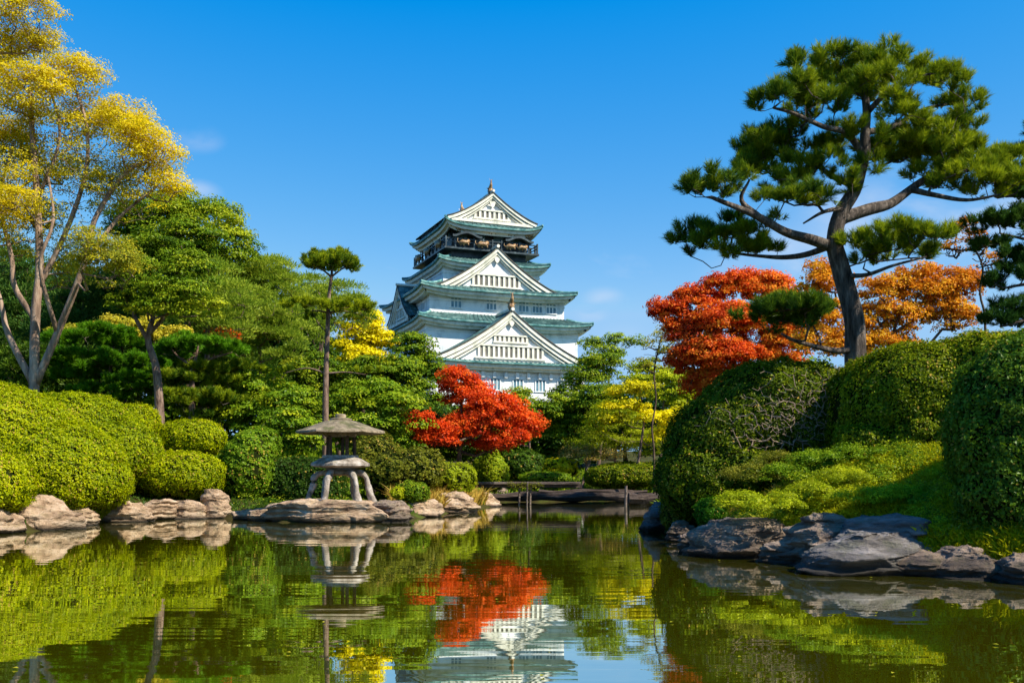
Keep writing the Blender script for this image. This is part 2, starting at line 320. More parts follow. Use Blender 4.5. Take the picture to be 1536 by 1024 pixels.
def height(X, Y):
    X = np.asarray(X, float); Y = np.asarray(Y, float)
    s = sdist(X, Y)
    right = sstep(2.2, 4.2, X) * (1 - sstep(32, 44, Y)) * sstep(4, 12, Y)
    left = sstep(-7.5, -11, X)
    cap = 0.25 + 1.5 * right + 2.2 * left + 1.2 * sstep(60, 95, Y) + 1.5 * sstep(95, 190, Y) + 6 * sstep(250, 900, Y)
    slope = 0.04 + 0.46 * right + 0.2 * left
    h = 0.28 * sstep(-0.25, 0.5, s) + np.minimum(cap, slope * np.maximum(s, 0)) * 1.0 + 1.2 * sstep(60, 95, Y) + 1.5 * sstep(95, 190, Y) + 6 * sstep(250, 900, Y)
    h += 0.10 * np.sin(X * 0.9 + 1.3 * np.sin(Y * 0.5)) * np.cos(Y * 0.8) * sstep(0.3, 2, s)
    return np.where(s > -0.25, h, -1.3 * sstep(-0.25, -2.2, s) + 0.0) - 0.03

def hz(x, y): return float(height(np.array([x]), np.array([y]))[0])

def axis(lo, hi, dense_lo, dense_hi, step, grow=1.16):
    a = list(np.arange(dense_lo, dense_hi + 1e-6, step))
    s = step
    while a[-1] < hi: s *= grow; a.append(a[-1] + s)
    s = step
    while a[0] > lo: s *= grow; a.insert(0, a[0] - s)
    return np.array(a)
gx = axis(-3500, 3500, -24, 20, 0.28); gy = axis(-1500, 4500, 6, 62, 0.28)
GX, GY = np.meshgrid(gx, gy)
b = MB(); b.grid(np.stack([GX, GY, height(GX, GY)], -1))
tag(b.build('ground', M['ground'], smooth=True), kind='structure')
b = MB(); b.add([(-60, -40, 0), (60, -40, 0), (60, 75, 0), (-60, 75, 0)], [(0, 1, 2, 3)])
tag(b.build('pond_water', M['water']), kind='structure')

# ------------------------------------------------------------ foliage engine
def unit(v): return v / (np.linalg.norm(v, axis=-1, keepdims=True) + 1e-9)

def add_leaves(mb, pos, nrm, size, rng, mat=0, attr=0.5, aspect=0.6, axis=None):
    n = len(pos)
    if n == 0: return
    rv = unit(rng.normal(size=(n, 3)))
    if axis is None: a = unit(np.cross(nrm, rv))
    else: a = unit(axis + rv * 0.35)
    bb = unit(np.cross(nrm, a))
    L = (size * rng.uniform(0.7, 1.3, n))[:, None]; W = L * aspect
    sag = nrm * L * 0.12
    v = np.stack([pos - a * L * 0.5, pos + bb * W * 0.5 + sag, pos + a * L * 0.5, pos - bb * W * 0.5 + sag], 1)
    q = np.arange(4 * n).reshape(n, 4)
    mb.add(v.reshape(-1, 3), q, mat, np.repeat(np.broadcast_to(attr, (n,)), 4))

def clump_points(blobs, rng, spacing, inner=0.35):
    """blobs: list of (centre(3), radii(3), density, tint) -> clump centres with tint"""
    C, T, N = [], [], []
    for c, r, dens, tint in blobs:
        c = np.asarray(c); r = np.asarray(r)
        area = 4 * np.pi * ((r[0] * r[1]) ** 1.6 / 3 + (r[0] * r[2]) ** 1.6 / 3 + (r[1] * r[2]) ** 1.6 / 3) ** (1 / 1.6)
        n = max(3, int(area / spacing ** 2 * 1.3 * dens))
        d = unit(rng.normal(size=(n * 3, 3)))
        keep = rng.uniform(size=len(d)) < np.where(d[:, 2] > -0.3, 1.0, 0.35)
        d = d[keep][:n]
        u = np.where(rng.uniform(size=len(d)) < inner, rng.uniform(0.35, 0.8, len(d)), rng.uniform(0.82, 1.0, len(d)))
        C.append(c + d * r * u[:, None]); T.append(np.full(len(d), tint)); N.append(d)
    return np.concatenate(C), np.concatenate(T), np.concatenate(N)

def crown(mb, C, T, N, rng, cr, per, lsize, aspect=0.6, flat=0.55, up=0.45, mat=0, upaxis=False, tvar=0.16):
    m = len(C)
    d = unit(rng.normal(size=(m, per, 3))); d[..., 2] = np.where(d[..., 2] < -0.2, -d[..., 2] * 0.6, d[..., 2])
    rad = cr * rng.uniform(0.65, 1.35, m)[:, None, None]
    off = d * rad * (rng.uniform(0.3, 1, (m, per)) ** 0.5)[..., None]
    off[..., 2] *= flat
    pos = C[:, None, :] + off
    nrm = unit(d * 0.7 + N[:, None, :] * 0.4 + np.array([0, 0, up]) + rng.normal(size=d.shape) * 0.45)
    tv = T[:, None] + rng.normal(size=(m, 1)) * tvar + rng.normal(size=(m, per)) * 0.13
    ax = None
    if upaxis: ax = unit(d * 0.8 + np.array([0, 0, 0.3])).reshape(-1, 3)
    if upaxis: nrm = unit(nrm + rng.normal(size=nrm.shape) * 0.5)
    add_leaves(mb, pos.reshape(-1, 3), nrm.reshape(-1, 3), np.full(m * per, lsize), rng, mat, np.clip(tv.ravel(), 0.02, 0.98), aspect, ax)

class Skel:
    """branch skeleton: nodes with parents, grown towards targets, radii by the pipe rule"""
    def __init__(s, rng): s.p = []; s.par = []; s.hr = []; s.rng = rng
    def path(s, pts, r0, r1, parent=None, sub=4):
        pts = np.asarray(pts, float)
        if parent is None and len(s.p): parent = int(np.argmin(np.linalg.norm(np.array(s.p) - pts[0], axis=1))); pts = np.vstack([s.p[parent], pts[1:]])
        Q = np.vstack([2 * pts[0] - pts[1], pts, 2 * pts[-1] - pts[-2]])
        out = []
        for i in range(1, len(Q) - 2):
            for t in np.linspace(0, 1, sub, endpoint=False):
                a, b_, c, d = Q[i - 1], Q[i], Q[i + 1], Q[i + 2]
                out.append(0.5 * ((2 * b_) + (-a + c) * t + (2 * a - 5 * b_ + 4 * c - d) * t * t + (-a + 3 * b_ - 3 * c + d) * t ** 3))
        out.append(pts[-1]); out = np.array(out)
        rad = np.linspace(0, 1, len(out)); rad = r0 + (r1 - r0) * rad
        last = parent if parent is not None else -1
        st = 1 if len(s.p) else 0
        for k in range(st, len(out)):
            s.p.append(out[k]); s.par.append(last); s.hr.append(rad[k]); last = len(s.p) - 1
        return last
    def grow(s, T, step=0.5, wig=0.10, sag=0.12, down=0.7):
        root = s.p[0]
        order = np.argsort(np.linalg.norm(T - root, axis=1))
        for i in order:
            t = T[i]; A = np.array(s.p)
            dd = A - t
            cost = np.linalg.norm(dd, axis=1) + down * np.maximum(0, dd[:, 2]) 
            j = int(np.argmin(cost)); a = A[j]; L = np.linalg.norm(t - a)
            if L < 0.05: continue
            K = max(1, int(math.ceil(L / step))); last = j
            nrm = s.rng.normal(size=3) * wig * L
            for k in range(1, K + 1):
                f = k / K; q = a + (t - a) * f + nrm * math.sin(math.pi * f) - np.array([0, 0, sag * L]) * math.sin(math.pi * f) + s.rng.normal(size=3) * 0.03 * (f < 1)
                s.p.append(q); s.par.append(last); s.hr.append(0); last = len(s.p) - 1
    def emit(s, mb, tip=0.012, e=2.3, rmax=None, minr=0.0):
        n = len(s.p); acc = np.zeros(n); kids = [[] for _ in range(n)]
        for i in range(n - 1, -1, -1):
            if acc[i] == 0: acc[i] = tip ** e
            if s.par[i] >= 0: acc[s.par[i]] += acc[i]; kids[s.par[i]].append(i)
        r = acc ** (1 / e)
        if rmax: r = np.minimum(r, rmax)
        r = np.maximum(r, np.array(s.hr))
        starts = [(-1, 0)]; P_ = np.array(s.p)
        while starts:
            pa, i = starts.pop(); ch = [pa] if pa >= 0 else []; cur = i
            while True:
                ch.append(cur)
                if not kids[cur]: break
                ks = sorted(kids[cur], key=lambda k: -r[k])
                for k in ks[1:]: starts.append((cur, k))
                cur = ks[0]
            if len(ch) < 2: continue
            rr = r[ch].copy()
            if pa >= 0: rr[0] = min(rr[0], rr[1] * 1.15)
            if rr.max() < minr: continue
            big = rr.max()
            mb.tube(P_[ch], rr, 10 if big > 0.12 else 7 if big > 0.06 else 4 if big > 0.02 else 3, bump=0.07 if big > 0.1 else 0)

def blobs_px(lst, d, depth=None):
    out = []
    for bl in lst:
        px, py, rx, ry = bl[:4]; dd = bl[4] if len(bl) > 4 else 0; dens = bl[5] if len(bl) > 5 else 1; tint = bl[6] if len(bl) > 6 else 0.5
        D = d + dd
        out.append((P(px, py, D), np.array([rx / F * D, (depth or max(0.6 * (rx + ry) / 2, 0.8 * min(rx, ry)) / F * D), ry / F * D]), dens, tint))
    return out

def make_tree(name, label, cat, base, d, blobs, leaf, bark='bark_dark', trunk=None, r0=0.2, limbs=(), spacing=0.75, cr=0.55, per=60, ls=0.16, aspect=0.6, flat=0.55,
              up=0.45, seed=1, group=None, tip=0.014, upaxis=False, inner=0.35, twigs=0, twig_r=0.012, tvar=0.16, depth=None, ground=None):
    """base: px of trunk foot; trunk: list of (px,py) above the foot; limbs: lists of (px,py[,dd])"""
    rng = np.random.default_rng(seed)
    bx = P(base, HZ, d); z0 = hz(bx[0], bx[1]) - 0.05 if ground is None else ground
    foot = np.array([bx[0], bx[1], z0])
    e = empty(name, foot, label, cat, group)
    spacing *= 0.86; per = int(per * 1.35)
    bl = blobs_px(blobs, d, depth)
    C, T, N = clump_points(bl, rng, spacing, inner)
    keep = C[:, 2] > z0 + 0.25
    C, T, N = C[keep], T[keep], N[keep]
    sk = Skel(rng)
    if trunk:
        pts = [foot] + [P(*(t if len(t) == 3 else (t[0], t[1], 0))[:2], d + (t[2] if len(t) == 3 else 0)) for t in trunk]
    else:
        zc = np.mean([b_[0] for b_ in bl], axis=0)
        pts = [foot, foot * 0.6 + zc * 0.4 + rng.normal(size=3) * 0.15, zc]
    sk.path(pts, r0, r0 * 0.35)
    for lm in limbs:
        lp = [P(q[0], q[1], d + (q[2] if len(q) > 2 else 0)) for q in lm[1:]]
        sk.path(lp, lm[0], lm[0] * 0.4)
    tg = C
    if len(tg) > 420: tg = tg[rng.choice(len(tg), 420, replace=False)]
    sk.grow(tg, step=0.7)
    if twigs:
        d_ = unit(rng.normal(size=(twigs, 3)))
        k = rng.integers(0, len(bl), twigs)
        tt = np.array([bl[i][0] for i in k]) + d_ * np.array([bl[i][1] for i in k]) * rng.uniform(0.3, 1.05, twigs)[:, None]
        sk.grow(tt[tt[:, 2] > z0 + 1], step=0.6)
    mb = MB(); sk.emit(mb, tip=tip, e=2.5, rmax=r0 * 0.7)
    mb.build('trunk', M[bark], e, smooth=True, origin=None).location = -foot
    mb = MB(); crown(mb, C, T, N, rng, cr, per, ls, aspect, flat, up, upaxis=upaxis, tvar=tvar)
    o = mb.build('crown', M[leaf], e); o.location = -foot
    return e

def fbm(p, sc, seed=0.0, octv=3):
    v = 0; a = 1; q = np.asarray(p) * sc + seed
    for k in range(octv):
        v = v + a * (np.sin(q[..., 0] * 1.7 + 1.3 * np.sin(q[..., 1] * 1.1 + k)) * np.cos(q[..., 1] * 1.9 + np.sin(q[..., 2] * 1.4 - k)) + 0.5 * np.sin(q[..., 2] * 2.3 + q[..., 0])) 
        a *= 0.5; q = q * 2.03 + 11.7
    return v / 2

def vnoise(p, seed=0):
    """lattice value noise, -1..1"""
    p = np.asarray(p, float); i = np.floor(p).astype(np.int64); f = p - i; f = f * f * (3 - 2 * f)
    def hsh(a, b_, c):
        h = (a * 374761393 + b_ * 668265263 + c * 2147483647 + seed * 144269) & 0xffffffff
        h = ((h ^ (h >> 13)) * 1274126177) & 0xffffffff
        return ((h ^ (h >> 16)) & 0xffff) / 32767.5 - 1
    x, y, z = i[..., 0], i[..., 1], i[..., 2]; r = 0
    for dx in (0, 1):
        for dy in (0, 1):
            for dz in (0, 1):
                w = (f[..., 0] if dx else 1 - f[..., 0]) * (f[..., 1] if dy else 1 - f[..., 1]) * (f[..., 2] if dz else 1 - f[..., 2])
                r = r + w * hsh(x + dx, y + dy, z + dz)
    return r
def ridged(p, seed=0, octv=5):
    v = 0; a = 0.5; q = np.asarray(p, float)
    for k in range(octv): v = v + a * (1 - 2 * np.abs(vnoise(q, seed + k))); q = q * 2.03 + 5.1; a *= 0.52
    return v

def superell(d, p):
    return d / ((np.abs(d) ** p).sum(-1, keepdims=True) ** (1 / p))

def hedge(name, label, cat, ells, leaf='L_hedge', dens=700, ls=0.07, p=2.3, seed=1, group=None, rough=0.085, tint=0.5, aspect=0.65, extra=None, clip=None, parts=None, depthk=1.0, coremul=0.95):
    """ells: list of (centre(3), radii(3)). one clipped shrub: dense leaf skin over a dark twiggy inside"""
    rng = np.random.default_rng(seed)
    org = np.array([ells[0][0][0], ells[0][0][1], max(0, hz(ells[0][0][0], ells[0][0][1]))])
    mb = MB()
    for i, (c, r) in enumerate(ells):
        c = np.asarray(c, float); r = np.asarray(r, float)
        th = np.linspace(0, 2 * np.pi, 48); ph = np.linspace(-np.pi / 2, np.pi / 2, 25)
        TH, PH = np.meshgrid(th, ph); D = np.stack([np.cos(PH) * np.cos(TH), np.cos(PH) * np.sin(TH), np.sin(PH)], -1)
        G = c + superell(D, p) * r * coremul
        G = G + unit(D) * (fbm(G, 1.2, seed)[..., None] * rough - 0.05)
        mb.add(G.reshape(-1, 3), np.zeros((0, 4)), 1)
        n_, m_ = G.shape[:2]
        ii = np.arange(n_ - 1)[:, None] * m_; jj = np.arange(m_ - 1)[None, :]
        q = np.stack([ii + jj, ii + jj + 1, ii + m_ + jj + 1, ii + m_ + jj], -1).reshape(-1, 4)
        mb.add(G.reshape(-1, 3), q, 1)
        area = 4 * np.pi * ((r[0] * r[1]) ** 1.6 / 3 + (r[0] * r[2]) ** 1.6 / 3 + (r[1] * r[2]) ** 1.6 / 3) ** (1 / 1.6)
        n = int(area * dens * 1.15)
        d = unit(rng.normal(size=(n, 3)) / r ** 0.0)
        w = np.abs(d) * 0 + 1
        # area weighting
        jac = np.sqrt((d[:, 0] / r[0]) ** 2 + (d[:, 1] / r[1]) ** 2 + (d[:, 2] / r[2]) ** 2) * r.prod() ** (1 / 3)
        keep = rng.uniform(size=n) < jac / jac.max() * 1.6
        d = d[keep]
        s_ = superell(d, p); pos = c + s_ * r
        nr = unit(np.sign(s_) * np.abs(s_) ** (p - 1) / r)
        ok = pos[:, 2] > height(pos[:, 0], pos[:, 1]) - 0.1
        for k, (c2, r2) in enumerate(ells):
            if k != i:
                ok &= ((np.abs((pos - np.asarray(c2)) / np.asarray(r2)) ** p).sum(-1) > 0.93)
        pos, nr = pos[ok], nr[ok]
        f1 = fbm(pos, 1.2, seed); f2 = fbm(pos, 5.5, seed + 3, 2); f3 = fbm(pos, 13, seed + 7, 1)
        f4 = vnoise(pos * 3.2, seed + 5); hole = vnoise(pos * 1.4, seed + 8)
        off = f1 * rough + f2 * rough * 0.7 + f3 * rough * 0.5 + f4 * rough * 0.8 + rng.uniform(-1, 1, len(pos)) ** 3 * 0.05 - rng.uniform(0, 0.09, len(pos)) + (rng.uniform(size=len(pos)) < 0.012) * rng.uniform(0.03, 0.14, len(pos)) - np.maximum(0, hole - 0.45) * 0.2
        pos = pos + nr * off[:, None] * depthk
        nn = unit(nr * 0.9 + rng.normal(size=nr.shape) * 0.34 + np.array([0, 0, 0.10]))
        at = np.clip(tint + f2 * 0.07 + hole * 0.10 + rng.normal(size=len(pos)) * 0.17 + 0.08 * f1, 0.02, 0.98)
        add_leaves(mb, pos, nn, ls * rng.uniform(0.7, 1.45, len(pos)), rng, 0, at, aspect)
        m_ = rng.uniform(size=len(pos)) < 0.012 + 0.04 * (hole > 0.4)
        add_leaves(mb, pos[m_] + nr[m_] * 0.02, nn[m_], np.full(m_.sum(), ls * 1.1), rng, 2, 0.5, aspect)
    if parts is None:
        o = mb.build(name, [M[leaf], M['core'], M['L_straw']], None, origin=org)
        tag(o, label, cat, group); return o
    e = empty(name, org, label, cat, group)
    o = mb.build('foliage', [M[leaf], M['core'], M['L_straw']], e); o.location = -org
    return e, org

def E(px, py, d, rx, ry, dep):
    return (P(px, py, d), (rx / F * d, dep, ry / F * d))

def pine_tufts(mb, C, N, T, rng, K=46, stem=0.22, L=0.16, W=0.016, spread=0.62):
    m = len(C)
    ax = unit(N * 0.55 + np.array([0, 0, 0.75]) + rng.normal(size=(m, 3)) * 0.28)
    t = rng.uniform(0, 1, (m, K))
    base = C[:, None, :] + ax[:, None, :] * (t * stem)[..., None]
    d = unit(rng.normal(size=(m, K, 3))); d = d - (d * ax[:, None, :]).sum(-1, keepdims=True) * ax[:, None, :]
    d = unit(d)
    dr = unit(ax[:, None, :] * (0.55 + 0.5 * t[..., None]) + d * spread)
    ln = L * rng.uniform(0.7, 1.2, (m, K))
    tipp = base + dr * ln[..., None]
    sd = unit(np.cross(dr, rng.normal(size=dr.shape))) * W * 0.5
    v = np.stack([base - sd, base + sd, tipp], 2).reshape(-1, 3)
    at = np.clip(T[:, None] + rng.normal(size=(m, 1)) * 0.13 + rng.normal(size=(m, K)) * 0.10 + 0.10 * t, 0.02, 0.98)
    mb.add(v, np.arange(len(v)).reshape(-1, 3), 0, np.repeat(at.ravel(), 3))

def pad_points(pads, rng, per_m2):
    """flat needle pads: tuft bases on the upper shell, with a thin scatter underneath"""
    C, N, T = [], [], []
    for c, r, dens, tint in pads:
        n = int(np.pi * r[0] * max(r[1], r[2]) * per_m2 * dens); m = max(4, n // 10)
        d = unit(rng.normal(size=(m, 3)))
        d[:, 2] = np.where((d[:, 2] < -0.15) & (rng.uniform(size=m) < 0.8), -d[:, 2], d[:, 2])
        u = rng.uniform(0.3, 1.08, m) ** 0.6
        cc = c + d * np.asarray(r) * u[:, None]
        e = unit(rng.normal(size=(m, 10, 3))); e[..., 2] = np.abs(e[..., 2]) * 0.8
        sp = min(0.24, 0.55 * min(r)) if min(r) < 0.4 else 0.2
        p_ = cc[:, None, :] + e * sp * rng.uniform(0.3, 1, (m, 10, 1))
        C.append(p_.reshape(-1, 3)); N.append(unit(e * 0.9 + d[:, None, :] * 0.7).reshape(-1, 3)); T.append(np.repeat(tint + rng.normal(size=m) * 0.10, 10))
    return np.concatenate(C), np.concatenate(N), np.concatenate(T)

# ------------------------------------------------------------ castle keep
def plaster(name, cols, scale=0.5):
    return noise_mat(name, cols, scale, rough=0.8, bump=0.25, bscale=2.0, stretch=(1, 1, 0.6), spec=0.2)
M['plaster'] = plaster('white_plaster', [(0.55, 0.60, 0.62), (0.84, 0.85, 0.84), (0.93, 0.93, 0.92)])
M['fascia'] = plaster('cream_fascia', [(0.52, 0.53, 0.43), (0.78, 0.76, 0.64), (0.87, 0.85, 0.74)], 0.8)
M['copper'] = noise_mat('green_copper_tiles', [(0.012, 0.042, 0.042), (0.04, 0.105, 0.10), (0.14, 0.25, 0.23)], 0.7, rough=0.55, bump=0.5, bscale=4, spec=0.5, stretch=(1, 1, 2))
M['copper_edge'] = noise_mat('green_copper_eaves', [(0.03, 0.12, 0.12), (0.10, 0.27, 0.26), (0.30, 0.47, 0.42)], 0.9, rough=0.6, bump=0.4, bscale=4)
M['tile_dark'] = noise_mat('dark_roof_edge', [(0.03, 0.03, 0.025), (0.08, 0.075, 0.06), (0.16, 0.14, 0.11)], 1.2, rough=0.7, bump=0.4)
M['lacquer'] = noise_mat('black_lacquer', [(0.010, 0.018, 0.022), (0.035, 0.055, 0.065), (0.10, 0.14, 0.15)], 0.8, rough=0.4, bump=0.4, spec=0.5)
M['gold'] = noise_mat('old_gilding', [(0.10, 0.05, 0.02), (0.30, 0.17, 0.07), (0.60, 0.42, 0.20)], 2.0, rough=0.45, bump=0.6, spec=0.6)
M['win'] = noise_mat('window_shade', [(0.10, 0.20, 0.26), (0.22, 0.36, 0.42)], 1.0, rough=0.3, bump=0.1)
M['slot'] = noise_mat('dark_opening', [(0.10, 0.095, 0.08), (0.26, 0.24, 0.20)], 1.0, rough=0.9, bump=0.1)
M['castle_stone'] = noise_mat('castle_base_stone', [(0.12, 0.11, 0.09), (0.28, 0.26, 0.22), (0.40, 0.37, 0.32)], 0.6, bump=0.8)

CX, CY, CR = -7.6, 200.0, R(22)
castle = empty('castle_keep', (CX, CY, 0), 'white castle keep with stacked green copper roofs and gables above the trees', 'castle', rz=CR)

def lerp(a, b_, t): return a + (b_ - a) * t

def skirt(x0, x1, y0, y1, ze, i0, i1, j0, j1, zi, up=0.9, ov=0.0):
    """hipped roof ring with sweeping eaves: roof surface, eaves band, plaster soffit"""
    rf, eb, sf = MB(), MB(), MB()
    oc = [(x0, y0), (x1, y0), (x1, y1), (x0, y1)]; ic = [(i0, j0), (i1, j0), (i1, j1), (i0, j1)]
    U = np.linspace(0, 1, 33)[None, :]; 
    for k in range(4):
        a, b_ = np.array(oc[k]), np.array(oc[(k + 1) % 4]); c, d = np.array(ic[k]), np.array(ic[(k + 1) % 4])
        V = np.linspace(0, 1, 11)[:, None]
        O = a[None, None] + (b_ - a)[None, None] * U[..., None]; I = c[None, None] + (d - c)[None, None] * U[..., None]
        XY = O * (1 - V)[..., None] + I * V[..., None]
        lift = up * np.abs(2 * U - 1) ** 5
        Z = ze + (zi - ze) * (0.62 * V + 0.38 * V ** 2) + lift * (1 - V) ** 2
        rf.grid(np.concatenate([XY, Z[..., None]], -1))
        # eaves band: copper edge then stepped plaster
        n_in = unit(((c + d) / 2 - (a + b_) / 2)[None])[0]
        def ring(off, dz):
            # inset each edge towards the inside by off (clamped along U so corners mitre)
            q = O[0] + (I[0] - O[0]) * (off / max(1e-6, np.linalg.norm(((c + d) / 2 - (a + b_) / 2))))
            return np.concatenate([q, (ze + lift[0] + dz)[:, None]], -1)
        r0_, r1_, r2_, r3_, r4_, r5_ = ring(0, 0), ring(0.02, -0.32), ring(0.45, -0.40), ring(0.5, -0.95), ring(1.1, -1.05), ring(1.15, -1.5)
        eb.grid(np.stack([r1_, r0_])); eb.grid(np.stack([r2_, r1_]))
        sf.grid(np.stack([r3_, r2_ - np.array([0, 0, 0.003])])); sf.grid(np.stack([r4_, r3_])); sf.grid(np.stack([r5_, r4_]))
        wl_ = np.linalg.norm(((c + d) / 2 - (a + b_) / 2))
        r6_ = ring(wl_ * 0.96, -1.25); sf.grid(np.stack([r6_, r5_]))
        # hip ridge
        rf.tube([(*(lerp(a, c, t)), ze + (zi - ze) * (0.62 * t + 0.38 * t * t) + up * (1 - t) ** 2 + 0.12) for t in np.linspace(0, 1, 9)], 0.26, 6, mat=1)
        # tile rows
        L_ = np.linalg.norm(b_ - a); nrow = int(L_ / 0.9)
        for t in np.linspace(0, 1, nrow + 1)[1:-1]:
            o_ = a + (b_ - a) * t; i_ = c + (d - c) * t; l_ = up * abs(2 * t - 1) ** 5
            rf.tube([(*(lerp(o_, i_, v)), ze + (zi - ze) * (0.62 * v + 0.38 * v * v) + l_ * (1 - v) ** 2 + 0.03) for v in (0, .25, .5, .75, 1)], 0.10, 4)
    r = rf.build('roof', [M['copper'], M['copper_edge']], castle, smooth=False)
    eb.build('eaves', M['copper_edge'], r); sf.build('cornice', M['fascia'], r)
    return r

def shachi(mb, x, y, z, s, dy):
    pts = [(x, y + dy * 0.05 * s, z), (x, y + dy * 0.30 * s, z + 0.25 * s), (x, y + dy * 0.25 * s, z + 0.6 * s), (x, y - dy * 0.02 * s, z + 0.95 * s), (x, y - dy * 0.05 * s, z + 1.3 * s), (x, y - dy * 0.0, z + 1.55 * s)]
    mb.tube(pts, [0.32 * s, 0.34 * s, 0.26 * s, 0.17 * s, 0.09 * s, 0.03 * s], 8)
    for a in (-1, 1):
        mb.add([(x, y, z + 1.2 * s), (x + a * 0.28 * s, y, z + 1.75 * s), (x + 0.06 * a * s, y + 0.06, z + 1.45 * s), (x, y + 0.1, z + 1.2 * s)], [(0, 1, 2, 3)])
        mb.add([(x, y + dy * .3 * s, z + .3 * s), (x + a * .55 * s, y + dy * .25 * s, z + .55 * s), (x + a * .1 * s, y + dy * .2 * s, z + .6 * s)], [(0, 1, 2)])

def gable(cx, yf, zb, za, hw, depth, rot=0, rows=1, finial=None, org=(0, 0), big=True, thick=1.0):
    """triangular dormer gable: local x across, y from the face (0) backwards. rot turns it about org"""
    def prof(t, dz=0.0, w=hw): # t in [-1,1]
        a = np.abs(t); return zb + (za - zb) * (0.78 * (1 - a) + 0.22 * (1 - a) ** 2.6) + 0.35 * a ** 6 + dz
    ca, sa = math.cos(rot), math.sin(rot)
    def place(o):
        o.rotation_euler = (0, 0, rot); o.location = (org[0], org[1], 0)
    T_ = np.linspace(-1, 1, 41)
    rf = MB()
    def strip(mb, w0, dz0, dz1, y0, y1, mat=0):
        X = cx + T_ * w0; Z0 = prof(T_) + dz0; Z1 = prof(T_) + dz1
        a = np.stack([X, 0 * X + y0, Z0], -1); b_ = np.stack([X, 0 * X + y1, Z0], -1)
        c = np.stack([X, 0 * X + y1, Z1], -1); d = np.stack([X, 0 * X + y0, Z1], -1)
        mb.grid(np.stack([a, b_]), mat); mb.grid(np.stack([b_, c]), mat); mb.grid(np.stack([c, d]), mat); mb.grid(np.stack([d, a]), mat)
    k = thick
    strip(rf, hw + 0.25, 0.0, -0.38 * k, yf - 0.5, yf + depth, 0)
    strip(rf, hw + 0.32, 0.10 * k, -0.12 * k, yf - 0.75, yf - 0.5 - 0.003, 1)
    for s_ in np.linspace(0.6, depth - 0.5, max(2, int(depth / 1.0))):
        rf.tube(np.stack([cx + T_ * (hw + .25), 0 * T_ + yf + s_, prof(T_) + 0.03], -1), 0.09, 4)
    rf.tube([(cx, yf - 0.9, za + 0.2), (cx, yf + depth, za + 0.2)], 0.34 * k, 8, mat=2)
    g = rf.build('gable_roof', [M['copper'], M['tile_dark'], M['fascia']], castle); place(g)
    bb = MB()
    strip(bb, hw + 0.1, -0.14 * k, -0.85 * k, yf - 0.62, yf - 0.3)
    strip(bb, hw - 0.35, -0.86 * k, -1.45 * k, yf - 0.42, yf - 0.08)
    strip(bb, hw - 0.9, -1.47 * k, -1.8 * k, yf - 0.2, yf + 0.05)
    bb.box(cx - hw * 0.93, cx + hw * 0.93, yf - 0.5, yf + 0.1, zb - 0.55 * k, zb + 0.12 * k)
    o = bb.build('bargeboard', M['fascia'], castle); place(o)
    fm = MB()
    wf = hw * 0.9
    X = cx + T_ * wf; Z = prof(T_) - 1.2 * k
    fm.grid(np.stack([np.stack([X, 0 * X + yf + 0.25, np.maximum(Z, zb)], -1), np.stack([X, 0 * X + yf + 0.25, 0 * X + zb - 0.3], -1)]))
    f = fm.build('gable_wall', M['plaster'], castle); place(f)
    H = za - zb
    dm, wm = MB(), MB()
    for r_i in range(rows):
        if rows == 2: z0, z1, ww = (zb + 0.09 * H, zb + 0.30 * H, hw * 0.42) if r_i == 0 else (zb + 0.40 * H, zb + 0.50 * H, hw * 0.21)
        else: z0, z1, ww = zb + 0.13 * H, zb + 0.36 * H, hw * 0.38
        dm.box(cx - ww, cx + ww, yf + 0.12, yf + 0.2, z0, z1)
        n = max(3, int(ww * 2 / 0.95)); n += n % 2 == 0
        for i in range(n + 1):
            x = cx - ww + 2 * ww * i / n
            wm.box(x - 0.22, x + 0.22, yf - 0.02, yf + 0.115, z0 - 0.002, z1 + 0.002)
        wm.box(cx - ww * 1.12, cx + ww * 1.12, yf - 0.12, yf + 0.11, z1 + 0.004, z1 + 0.3)
        wm.box(cx - ww * 1.12, cx + ww * 1.12, yf - 0.12, yf + 0.11, z0 - 0.3, z0 - 0.004)
    # hanging carved board under the apex
    wm.add([(cx - 0.7, yf - 0.3, za - 1.7), (cx + 0.7, yf - 0.3, za - 1.7), (cx + 0.35, yf - 0.3, za - 2.6), (cx, yf - 0.3, za - 3.0), (cx - 0.35, yf - 0.3, za - 2.6)], [(0, 1, 2, 3, 4)])
    o = dm.build('slatted_window', M['slot'], castle); place(o)
    q = wm.build('slat_frame', M['fascia'], o)
    if finial:
        fi = MB(); shachi(fi, cx, yf - 0.4, za + 0.35, finial, 1); 
        o = fi.build('ridge_ornament', M['gold'], castle); place(o)
    return g

def wall_box(x0, x1, y0, y1, z0, z1, mat='plaster', bands=True):
    w = MB(); w.box(x0, x1, y0, y1, z0, z1)
    if bands: 
        w.box(x0 - 0.12, x1 + 0.12, y0 - 0.12, y1 + 0.12, z1 - 1.9, z1 - 1.55); 
        w.box(x0 - 0.08, x1 + 0.08, y0 - 0.08, y1 + 0.08, z0 + 0.5, z0 + 0.7)
    return w.build('storey_wall', M[mat], castle)

